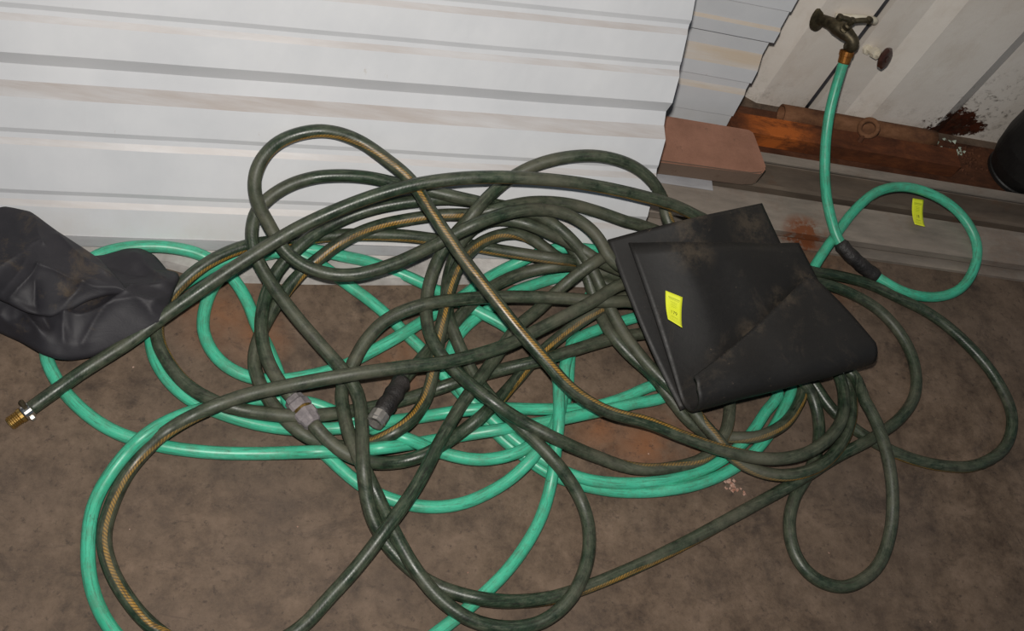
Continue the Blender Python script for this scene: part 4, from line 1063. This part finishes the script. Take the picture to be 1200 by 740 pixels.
top = lerp([(0.6097, 1.0349, 0.1420), (0.6873, 1.0339, 0.1620), (0.7632, 1.0469, 0.1600), (0.8567, 1.0684, 0.1460), (0.9602, 1.0972, 0.1260)], u)
midr = lerp([(0.6626, 0.8952, 0.1120), (0.7541, 0.9154, 0.1280), (0.8580, 0.9477, 0.1260), (0.9648, 0.9844, 0.1120), (1.0260, 0.9785, 0.0980)], u)
roll = lerp([(0.7197, 0.7580, 0.0680), (0.7965, 0.7841, 0.0710), (0.8904, 0.8165, 0.0730), (0.9893, 0.8514, 0.0730), (1.0818, 0.8880, 0.0700)], u)
fend = lerp([(0.7128, 0.7857, 0.1280), (0.7758, 0.8389, 0.1240), (0.8368, 0.8952, 0.1340), (0.9004, 0.9572, 0.1380), (0.9647, 1.0230, 0.1340)], u)
axis = roll[-1] - roll[0]
axis /= np.linalg.norm(axis)
upv = np.array((0, 0, 1.0))
outv = np.cross(axis, upv)          # towards the camera side
RR = 0.029
rows = []
for t in np.linspace(0, 1, 14):     # quadratic through top, midr, roll
    a, b, c = (1 - t) * (1 - 2 * t), 4 * t * (1 - t), t * (2 * t - 1)
    rows.append(a * top + b * midr + c * (roll + outv * -0.020 + upv * 0.0005))
cen = roll + upv * RR - outv * 0.014
for an in np.linspace(-80, 80, 11):
    r = math.radians(an)
    rows.append(cen + outv * (RR * math.cos(r)) + upv * (RR * math.sin(r)))
start = rows[-1]
for t in np.linspace(0.08, 1, 12):
    sag = 0.004 * math.sin(math.pi * t)
    rows.append(start * (1 - t) + fend * t + upv * sag)
P = np.array(rows)
P[:, :, 2] += 0.0015 * np.sin(P[:, :, 0] * 45 + P[:, :, 1] * 20)
V, F = sheet(P, 0.004)
recalc(mesh_obj('folded_layer', V, F, M_rubber, root, True))
tag(root, 'folded black rubber mat lying on the hose pile', 'mat')
finish_root(root)

# ------------------------------------------------------------------ yellow lot tags
def lot_tag(corners, bend, number, label):
    """corners: tl, tr, br, bl ; curved thin paper with print"""
    c = [np.array(q, float) for q in corners]
    nrm = np.cross(c[1] - c[0], c[3] - c[0])
    nrm /= -np.linalg.norm(nrm)
    if nrm[2] < 0:
        nrm = -nrm

    def at(a, b, lift=0.0):       # a: 0..1 left-right, b: 0..1 top-bottom
        q = (c[0] * (1 - a) + c[1] * a) * (1 - b) + (c[3] * (1 - a) + c[2] * a) * b
        return q + nrm * (bend * (4 * (b - 0.45) ** 2) + lift)
    r = empty('lot_tag')
    P = np.array([[at(a, b, 0.0006) for a in np.linspace(0, 1, 7)] for b in np.linspace(0, 1, 15)])
    V, F = sheet(P, 0.0004)
    recalc(mesh_obj('paper', V, F, M_yellow, r, True))
    # number
    cu = bpy.data.curves.new('number', 'FONT')
    cu.body = number
    cu.size = 1.0
    cu.align_x = 'CENTER'
    tmp = bpy.data.objects.new('number_tmp', cu)
    COL.objects.link(tmp)
    bpy.context.view_layer.update()
    me = bpy.data.meshes.new_from_object(tmp.evaluated_get(bpy.context.evaluated_depsgraph_get()))
    bpy.data.objects.remove(tmp)
    verts = []
    for v in me.vertices:
        verts.append(tuple(at(0.50 + v.co.x * 0.30, 0.66 - v.co.y * 0.16, 0.0010)))
    faces = [tuple(pl.vertices) for pl in me.polygons]
    mesh_obj('printed_number', verts, faces, M_print, r)
    # lines of fine print
    for b, a0, a1, h in ((0.13, 0.16, 0.86, 0.030), (0.18, 0.20, 0.82, 0.016), (0.26, 0.30, 0.72, 0.014), (0.31, 0.34, 0.68, 0.014), (0.36, 0.30, 0.70, 0.014), (0.41, 0.34, 0.66, 0.014), (0.76, 0.28, 0.74, 0.018)):
        V, F = grid_mesh(np.array([[at(a, bb, 0.0010) for a in np.linspace(a0, a1, 4)] for bb in (b, b + h)]))
        mesh_obj('print_line', V, F, M_print_l, r)
    tag(r, label, 'label', 'yellow numbered lot tags')
    finish_root(r)


lot_tag(((0.6720, 0.9451, 0.1355), (0.7021, 0.9342, 0.1375), (0.6986, 0.8773, 0.1285), (0.6745, 0.8920, 0.1270)), 0.006, '179', 'yellow lot tag stuck on the black rubber mat')
lot_tag(((1.3033, 1.3135, 0.0440), (1.3301, 1.3136, 0.0440), (1.3175, 1.2440, 0.0400), (1.2937, 1.2467, 0.0400)), 0.006, '18', 'yellow lot tag inside the mint hose loop on the steel sections')

# ------------------------------------------------------------------ black fabric bag
def puff(name, outline, centre, dome, parent, base, seed, creases, nrand=26, rings=40, k=220):
    """crumpled cloth pillow: rim follows the outline, sharp creases run over it"""
    O = np.asarray(outline, float)
    O = np.vstack([O, O[:1]])
    L = np.r_[0, np.cumsum(np.linalg.norm(np.diff(O, axis=0), axis=1))]
    t = np.linspace(0, L[-1], k, endpoint=False)
    R = np.stack([np.interp(t, L, O[:, c]) for c in range(3)], 1)
    for _ in range(2):
        R = 0.25 * np.roll(R, 1, 0) + 0.5 * R + 0.25 * np.roll(R, -1, 0)
    C = np.asarray(centre, float)
    rs = np.random.RandomState(seed)
    cr = [(np.array(a[:2]), np.array(b[:2]), h, w) for a, b, h, w in creases]
    lo, hi = R.min(0), R.max(0)
    for _ in range(nrand):
        a = np.array((rs.uniform(lo[0], hi[0]), rs.uniform(lo[1], hi[1])))
        an = rs.uniform(0, math.pi)
        ln = rs.uniform(0.03, 0.11)
        b = a + ln * np.array((math.cos(an), math.sin(an)))
        cr.append((a, b, rs.uniform(0.002, 0.0055) * rs.choice((1, 1, -0.7)), rs.uniform(0.006, 0.016)))
    rho = np.repeat(1 - np.arange(rings) / (rings - 1), k)
    Rj = np.tile(R, (rings, 1))
    q = C * (1 - rho)[:, None] + Rj * rho[:, None]
    h = dome * np.sqrt(np.maximum(0, 1 - rho ** 2.2))
    wr = np.zeros(len(q))
    wob = np.stack([0.006 * np.sin(q[:, 1] * 55 + 1), 0.006 * np.sin(q[:, 0] * 48 + 2)], 1)
    q2 = q[:, :2] + wob
    for a, b, hh, w in cr:
        ab = b - a
        tt = np.clip(((q2 - a) @ ab) / (ab @ ab), 0, 1)
        d = np.linalg.norm(q2 - a - tt[:, None] * ab, axis=1)
        wr += hh * np.exp(-d / w)
    V = np.stack([q[:, 0], q[:, 1], q[:, 2] + h + wr * np.minimum(1, 5 * (1 - rho) + 0.25)], 1).tolist()
    F = []
    for i in range(rings - 1):
        for j in range(k):
            a, b = i * k + j, i * k + (j + 1) % k
            F.append((a, b, b + k, a + k))
    n0 = len(V)
    for j in range(k):                       # tuck the rim under
        qq = C * 0.06 + R[j] * 0.94
        V.append((qq[0], qq[1], max(base, R[j, 2] - 0.012)))
    for j in range(k):
        qq = C * 0.25 + R[j] * 0.75
        V.append((qq[0], qq[1], base))
    for j in range(k):
        a, b = j, (j + 1) % k
        F.append((b, a, n0 + a, n0 + b))
        F.append((n0 + b, n0 + a, n0 + k + a, n0 + k + b))
    F.append(tuple(n0 + k + j for j in range(k - 1, -1, -1)))
    return recalc(mesh_obj(name, V, F, M_fabric, parent, True))


root = empty('fabric_bag')
puff('bag_body', [(-0.4933, 0.8707, 0.0200), (-0.4719, 0.9471, 0.0300), (-0.3973, 0.9653, 0.0500), (-0.3153, 0.9320, 0.0400), (-0.2689, 0.9452, 0.0300), (-0.2291, 0.9630, 0.0350), (-0.2081, 0.9662, 0.0350), (-0.1858, 0.9530, 0.0400), (-0.1717, 0.9385, 0.0400), (-0.1599, 0.9223, 0.0450), (-0.1448, 0.9198, 0.0500), (-0.1386, 0.9047, 0.0550), (-0.1440, 0.8769, 0.0600),
                  (-0.1455, 0.8597, 0.0620), (-0.1483, 0.8333, 0.0640), (-0.1512, 0.8170, 0.0620), (-0.1747, 0.8010, 0.0550), (-0.2008, 0.7865, 0.0450), (-0.2272, 0.7739, 0.0340), (-0.2511, 0.7632, 0.0260), (-0.2773, 0.7552, 0.0240), (-0.2978, 0.7503, 0.0320), (-0.3206, 0.7555, 0.0340), (-0.3570, 0.7780, 0.0220), (-0.3935, 0.7973, 0.0080), (-0.4447, 0.8094, 0.0100), (-0.4795, 0.8311, 0.0120)],
     (-0.2883, 0.8531, 0.0400), 0.020, root, 0.002, 4,
     [((-0.3214, 0.8069, 0.0600), (-0.1644, 0.8458, 0.0600), 0.014, 0.018), ((-0.2118, 0.8613, 0.0600), (-0.1449, 0.8928, 0.0600), 0.010, 0.010), ((-0.2114, 0.8582, 0.0600), (-0.2683, 0.7801, 0.0500), 0.008, 0.009),
      ((-0.2229, 0.8504, 0.0600), (-0.1615, 0.8238, 0.0500), 0.007, 0.008), ((-0.3733, 0.8466, 0.0500), (-0.3282, 0.7803, 0.0300), 0.016, 0.010), ((-0.3508, 0.8574, 0.0500), (-0.3127, 0.7896, 0.0300), -0.010, 0.010),
      ((-0.2870, 0.8506, 0.0500), (-0.2943, 0.7769, 0.0300), 0.008, 0.010), ((-0.2117, 0.9412, 0.0500), (-0.1582, 0.8920, 0.0500), 0.008, 0.012), ((-0.2476, 0.9196, 0.0500), (-0.1916, 0.8954, 0.0500), -0.008, 0.014), ((-0.3876, 0.8199, 0.0400), (-0.3512, 0.7849, 0.0300), 0.010, 0.009)], 30)
fl = puff('folded_flap', [(-0.5018, 0.9010, 0.0450), (-0.4841, 0.9612, 0.0500), (-0.4509, 0.9877, 0.0600), (-0.4204, 0.9924, 0.0700), (-0.3777, 0.9845, 0.0750), (-0.3276, 0.9496, 0.0780), (-0.2918, 0.9280, 0.0800), (-0.2617, 0.9089, 0.0820), (-0.2312, 0.8789, 0.0840), (-0.2051, 0.8499, 0.0840), (-0.2362, 0.8468, 0.0820), (-0.2643, 0.8346, 0.0780), (-0.2842, 0.8190, 0.0740), (-0.3138, 0.8035, 0.0680), (-0.3515, 0.8086, 0.0660), (-0.3914, 0.8254, 0.0640)],
          (-0.3428, 0.8878, 0.0840), 0.010, root, 0.055, 9,
          [((-0.3242, 0.9374, 0.0900), (-0.2087, 0.8505, 0.0900), 0.008, 0.008), ((-0.3734, 0.9716, 0.0900), (-0.3383, 0.9129, 0.0900), 0.006, 0.007), ((-0.4108, 0.8787, 0.0900), (-0.3455, 0.9182, 0.0900), 0.005, 0.007),
           ((-0.3481, 0.8678, 0.0900), (-0.3753, 0.8232, 0.0900), 0.010, 0.008), ((-0.3481, 0.8678, 0.0900), (-0.2789, 0.8593, 0.0900), 0.009, 0.008), ((-0.3505, 0.8492, 0.0900), (-0.3296, 0.8040, 0.0900), -0.008, 0.008), ((-0.2789, 0.8593, 0.0900), (-0.2143, 0.8467, 0.0900), 0.006, 0.007), ((-0.2783, 0.8563, 0.0900), (-0.2948, 0.8116, 0.0900), 0.007, 0.008)], 14)
tag(fl, 'dusty black flap folded over the bag')
tag(root, 'crumpled black nylon bag lying on the hose at the left', 'bag')
finish_root(root)

# ------------------------------------------------------------------ brick
bm = bmesh.new()
outl = [(0.6999, 1.2803), (0.9102, 1.2889), (0.9368, 1.2915), (0.9487, 1.3086), (0.9325, 1.3957), (0.922, 1.4026), (0.7213, 1.4029)]
vb = [bm.verts.new((x, y, 0.0372)) for x, y in outl]
vt = [bm.verts.new((x, y, 0.080)) for x, y in outl]
nb = len(outl)
bm.faces.new(vb[::-1])
bm.faces.new(vt)
for i in range(nb):
    bm.faces.new((vb[i], vb[(i + 1) % nb], vt[(i + 1) % nb], vt[i]))
bmesh.ops.bevel(bm, geom=list(bm.edges), offset=0.0035, segments=2, affect='EDGES')
bmesh.ops.recalc_face_normals(bm, faces=bm.faces)
me = bpy.data.meshes.new('brick')
bm.to_mesh(me)
bm.free()
me.materials.append(M_brick)
o = bpy.data.objects.new('brick', me)
COL.objects.link(o)
tag(o, 'brown clay brick with a chipped corner resting on steel sections', 'brick')

# ------------------------------------------------------------------ steel sections on the floor
# rear section: wide foot, upright web, narrow top flange
root = empty('steel_section')
V, F = extrude_x([(1.300, 0.0), (1.381, 0.0), (1.381, 0.005), (1.300, 0.005)], 0.66, 2.3)
recalc(mesh_obj('web', V, F, M_steel_a, root))
V, F = extrude_x([(1.381, 0.0), (1.385, 0.0), (1.385, 0.036), (1.362, 0.036), (1.362, 0.032), (1.381, 0.032)], 0.66, 2.3)
recalc(mesh_obj('rear_flange', V, F, M_steel_b, root))
V, F = extrude_x([(1.296, 0.0), (1.300, 0.0), (1.300, 0.026), (1.306, 0.026), (1.306, 0.030), (1.296, 0.030)], 0.66, 2.3)
recalc(mesh_obj('front_flange', V, F, M_steel_a, root))
tag(root, 'brown-grey open steel section next to the rusty square tube', 'steel section')
finish_root(root)
# front section: flat top, front web, narrow foot
pr = [(1.274, 0.0), (1.278, 0.0), (1.278, 0.034), (1.190, 0.034), (1.190, 0.017), (1.206, 0.015), (1.206, 0.007), (1.172, 0.007), (1.172, 0.0), (1.210, 0.0), (1.210, 0.018), (1.194, 0.020), (1.194, 0.030), (1.274, 0.030)]
V, F = extrude_x(pr, 0.67, 2.2)
o = recalc(mesh_obj('steel_section', V, F, M_steel_b))
tag(o, 'pale flat-topped steel section, nearest the camera, under the mint hose loop', 'steel section')
# short galvanised strip across their joint
V, F = box(0.60, 0.845, 1.264, 1.318, 0.0342, 0.0370)
o = bevel(mesh_obj('metal_strip', V, F, M_galv), 0.0008)
tag(o, 'short silvery galvanised strip under the front of the brick', 'metal strip')
# rusty plate, square tube, pipe
V, F = box(0.93, 2.0, 1.389, 1.532, 0.0, 0.008)
tag(bevel(mesh_obj('rusty_plate', V, F, M_rust_d), 0.002), 'dark rusty flat steel plate at the foot of the wall', 'metal plate')

root = empty('rusty_tube')
y0, y1, z0, z1, w = 1.424, 1.474, 0.008, 0.048, 0.004
outer = [(y0, z0), (y1, z0), (y1, z1), (y0, z1)]
inner = [(y0 + w, z0 + w), (y1 - w, z0 + w), (y1 - w, z1 - w), (y0 + w, z1 - w)]
xa, xb = 0.90, 1.452
V = [(xa, y, z) for y, z in outer] + [(xb, y, z) for y, z in outer] + [(xa, y, z) for y, z in inner] + [(xb, y, z) for y, z in inner]
F = []
for i in range(4):
    j = (i + 1) % 4
    F += [(i, j, 4 + j, 4 + i), (8 + i, 12 + i, 12 + j, 8 + j), (i, 8 + i, 8 + j, j), (4 + i, 4 + j, 12 + j, 12 + i)]
o = recalc(mesh_obj('tube_wall', V, F, M_rust_o, root))
bevel(o, 0.004, 3)
# eye ring welded on top
cx, cy, cz = (1.2113, 1.4631, 0.0780)
V, F = [], []
ka, kb = 24, 10
R1, R2 = 0.0185, 0.0055
ey = np.array((-0.40, -0.80, 0.42))
ey /= np.linalg.norm(ey)
ex = np.cross(ey, (0, 0, 1.0))
ex /= np.linalg.norm(ex)
ez = np.cross(ex, ey)
for i in range(ka):
    a = 2 * math.pi * i / ka
    dr = ex * math.cos(a) + ez * math.sin(a)
    for j in range(kb):
        b = 2 * math.pi * j / kb
        V.append(np.array((cx, cy, cz)) + dr * (R1 + R2 * math.cos(b)) + ey * R2 * math.sin(b))
for i in range(ka):
    for j in range(kb):
        F.append((i * kb + j, ((i + 1) % ka) * kb + j, ((i + 1) % ka) * kb + (j + 1) % kb, i * kb + (j + 1) % kb))
o = recalc(mesh_obj('eye_ring', V, F, M_rust_m, root, True))
sh0 = np.array((cx, cy, cz)) - ez * 0.018
V, F = lathe(sh0, sh0 - ez, [(0, 0.006), (0.02, 0.006), (0.021, 0.011), (0.026, 0.011)], 10)
mesh_obj('ring_shank', V, F, M_rust_d, root)
tag(root, 'orange rusty square steel tube with an eye ring, beside the brick', 'steel tube')
finish_root(root)

V, F, UV = tube(np.array([(x, 1.5055, 0.0305) for x in np.linspace(1.035, 1.41, 12)]), 0.022, 18, caps=False)
V = np.asarray(V)
n1 = len(V)
V2, F2, _ = tube(np.array([(x, 1.5055, 0.0305) for x in np.linspace(1.035, 1.41, 12)]), 0.0175, 18, caps=False)
F2 = [tuple(n1 + i for i in f[::-1]) for f in F2]
FF = F + F2
for e0 in (0, 11 * 18):
    for j in range(18):
        j2 = (j + 1) % 18
        FF.append((e0 + j, e0 + j2, n1 + e0 + j2, n1 + e0 + j))
o = recalc(mesh_obj('rusty_pipe', np.vstack([V, V2]), FF, M_rust_m, None, True))
tag(o, 'thin brown rusty pipe lying between square tube and wall', 'pipe')

# ------------------------------------------------------------------ tap on the wall
root = empty('garden_tap')
Wl = np.array((1.006, 1.555, 0.262))
T0 = np.array((1.030, 1.522, 0.280))
T1 = np.array((1.056, 1.492, 0.283))
V, F = lathe(Wl + np.array((0, 0.002, 0)), T0, [(0, 0.026), (0.006, 0.026), (0.009, 0.014)], 20)
mesh_obj('wall_flange', V, F, M_brass_d, root)
path = catmull(np.array([Wl, T0, T1, (1.062, 1.484, 0.272), TAPTOP]), 0.004)
rr = np.interp(np.linspace(0, 1, len(path)), [0, 0.25, 0.4, 0.55, 0.7, 0.85, 1.0], [0.011, 0.0125, 0.0165, 0.0155, 0.0120, 0.0125, 0.0120])
V, F, UV = tube(path, rr, 16, ref=(0.3, 0.2, 0.9))
mesh_obj('tap_body', V, F, M_brass_d, root, True)
bs = np.array((1.040, 1.508, 0.286))
bt = np.array((1.036, 1.497, 0.322))
V, F = lathe(bs, bt, [(0, 0.012), (0.010, 0.012), (0.012, 0.0085), (0.022, 0.0080), (0.024, 0.0045), (0.036, 0.0045)], 14)
bon = mesh_obj('bonnet', V, F, M_brass_d, root)
ha = np.array((1.010, 1.500, 0.322))
hb = np.array((1.068, 1.499, 0.330))
V, F, UV = tube(catmull(np.array([ha, (1.024, 1.498, 0.3235), bt, (1.052, 1.498, 0.3265), hb]), 0.004), 0.0052, 10, ref=(0, 0, 1))
h = mesh_obj('handle', V, F, M_brass_d, root, True)
for q in (ha, bt, hb):
    V, F = lathe(q - np.array((0, 0, 0.006)), q + np.array((0, 0, 1)), [(0, 0.004), (0.002, 0.0072), (0.010, 0.0072), (0.012, 0.004)], 10)
    mesh_obj('handle_boss', V, F, M_brass_d, h)
tag(root, 'tarnished brass garden tap on the white wall feeding the mint hose', 'tap')
finish_root(root)

# stop valve beside it
root = empty('stop_valve')
v0 = np.array((1.146, 1.5535, 0.212))
v1 = np.array((1.160, 1.508, 0.236))
V, F = lathe(v0, v1, [(0, 0.013), (0.005, 0.013), (0.006, 0.008), (0.020, 0.008), (0.021, 0.0115), (0.033, 0.0115), (0.034, 0.006), (0.05, 0.0055)], 8)
tag(mesh_obj('valve_stem', V, F, M_cream, root), 'cream painted valve stem')
kn = np.array((0.62, -0.70, 0.35))
kn /= np.linalg.norm(kn)
V, F = lathe(v1, v1 + kn, [(-0.004, 0.010), (-0.003, 0.020), (0.000, 0.0232), (0.005, 0.0232), (0.008, 0.019), (0.0085, 0.008), (0.010, 0.007)], 18, jag=[1.0, 0.95])
tag(mesh_obj('valve_wheel', V, F, M_knob, root), 'dark brown hand wheel')
tag(root, 'small cream stop valve with brown hand wheel on the wall', 'valve')
finish_root(root)

V, F, UV = tube(catmull(np.array([(1.030, 1.545, 0.283), (1.06, 1.540, 0.293), (1.09, 1.541, 0.296), (1.112, 1.546, 0.292), (1.119, 1.553, 0.283)]), 0.006), 0.0072, 12, ref=(0, 0, 1))
tag(mesh_obj('conduit', V, F, M_cream, None, True), 'short cream painted pipe behind the brass tap handle', 'pipe')
V, F, UV = tube(np.array([(1.1195 + 0.0006 * math.sin(z * 30), 1.5655, z) for z in np.linspace(0.0, 2.2, 60)]), 0.0055, 8, ref=(0, -1, 0))
tag(mesh_obj('wall_cable', V, F, M_cable, None, True), 'dark thin cable running down the wall seam behind the tap', 'cable')

# ------------------------------------------------------------------ black tub at the right
root = empty('plastic_tub')
c0 = np.array((1.626, 1.464, 0.008))
V, F = lathe(c0, c0 + np.array((0, 0, 1)), [(0, 0.064), (0.004, 0.069), (0.012, 0.069), (0.015, 0.067), (0.05, 0.080), (0.10, 0.088), (0.235, 0.090), (0.236, 0.086), (0.10, 0.084), (0.02, 0.062)], 48)
mesh_obj('tub_shell', V, F, M_black_pl, root, False)
V, F = lathe(c0 + np.array((0, 0, 0.205)), c0 + np.array((0, 0, 1)), [(0.0, 0.0885), (0.002, 0.0935), (0.010, 0.0940), (0.012, 0.0905)], 48)
mesh_obj('rim_band', V, F, M_black_pl, root, False)
tag(root, 'black plastic tub standing by the wall at the right edge', 'tub')
finish_root(root)

# ------------------------------------------------------------------ small litter
def crumbs(name, cx, cy, cz, spread, nn, size, mat, label, seed):
    rs = np.random.RandomState(seed)
    V, F = [], []
    for i in range(nn):
        x, y = cx + rs.normal(0, spread[0]), cy + rs.normal(0, spread[1])
        s = size * rs.uniform(0.5, 1.3)
        b = len(V)
        for k in range(4):
            a = k * math.pi / 2 + rs.uniform(-0.5, 0.5)
            V.append((x + s * math.cos(a), y + s * math.sin(a), cz))
        V.append((x + rs.uniform(-s, s) * 0.4, y + rs.uniform(-s, s) * 0.4, cz + s * rs.uniform(0.5, 1.0)))
        F += [(b + k, b + (k + 1) % 4, b + 4) for k in range(4)] + [(b + 3, b + 2, b + 1, b)]
    o = recalc(mesh_obj(name, V, F, mat))
    tag(o, label, 'debris', kind='stuff')
    return o


crumbs('floor_crumbs', 0.821, 0.651, 0.0, (0.012, 0.008), 26, 0.0035, M_crumb, 'pinkish crumbs on the floor beside the mint hose bend', 1)
crumbs('rust_flakes', 1.50, 1.485, 0.008, (0.03, 0.018), 70, 0.006, M_rust_d, 'dark rust flakes fallen between square tube and tub', 3)
crumbs('plaster_crumbs', 1.478, 1.500, 0.009, (0.020, 0.014), 26, 0.005, simple('pale_green_crumbs', hexc(150, 160, 140), hexc(196, 206, 190), 60, 0.9), 'pale crumbs beside the end of the rusty tube', 5)
crumbs('floor_grit', 0.6, 0.5, 0.0, (0.55, 0.28), 40, 0.0014, M_crumb, 'scattered pale grit on the concrete floor', 8)
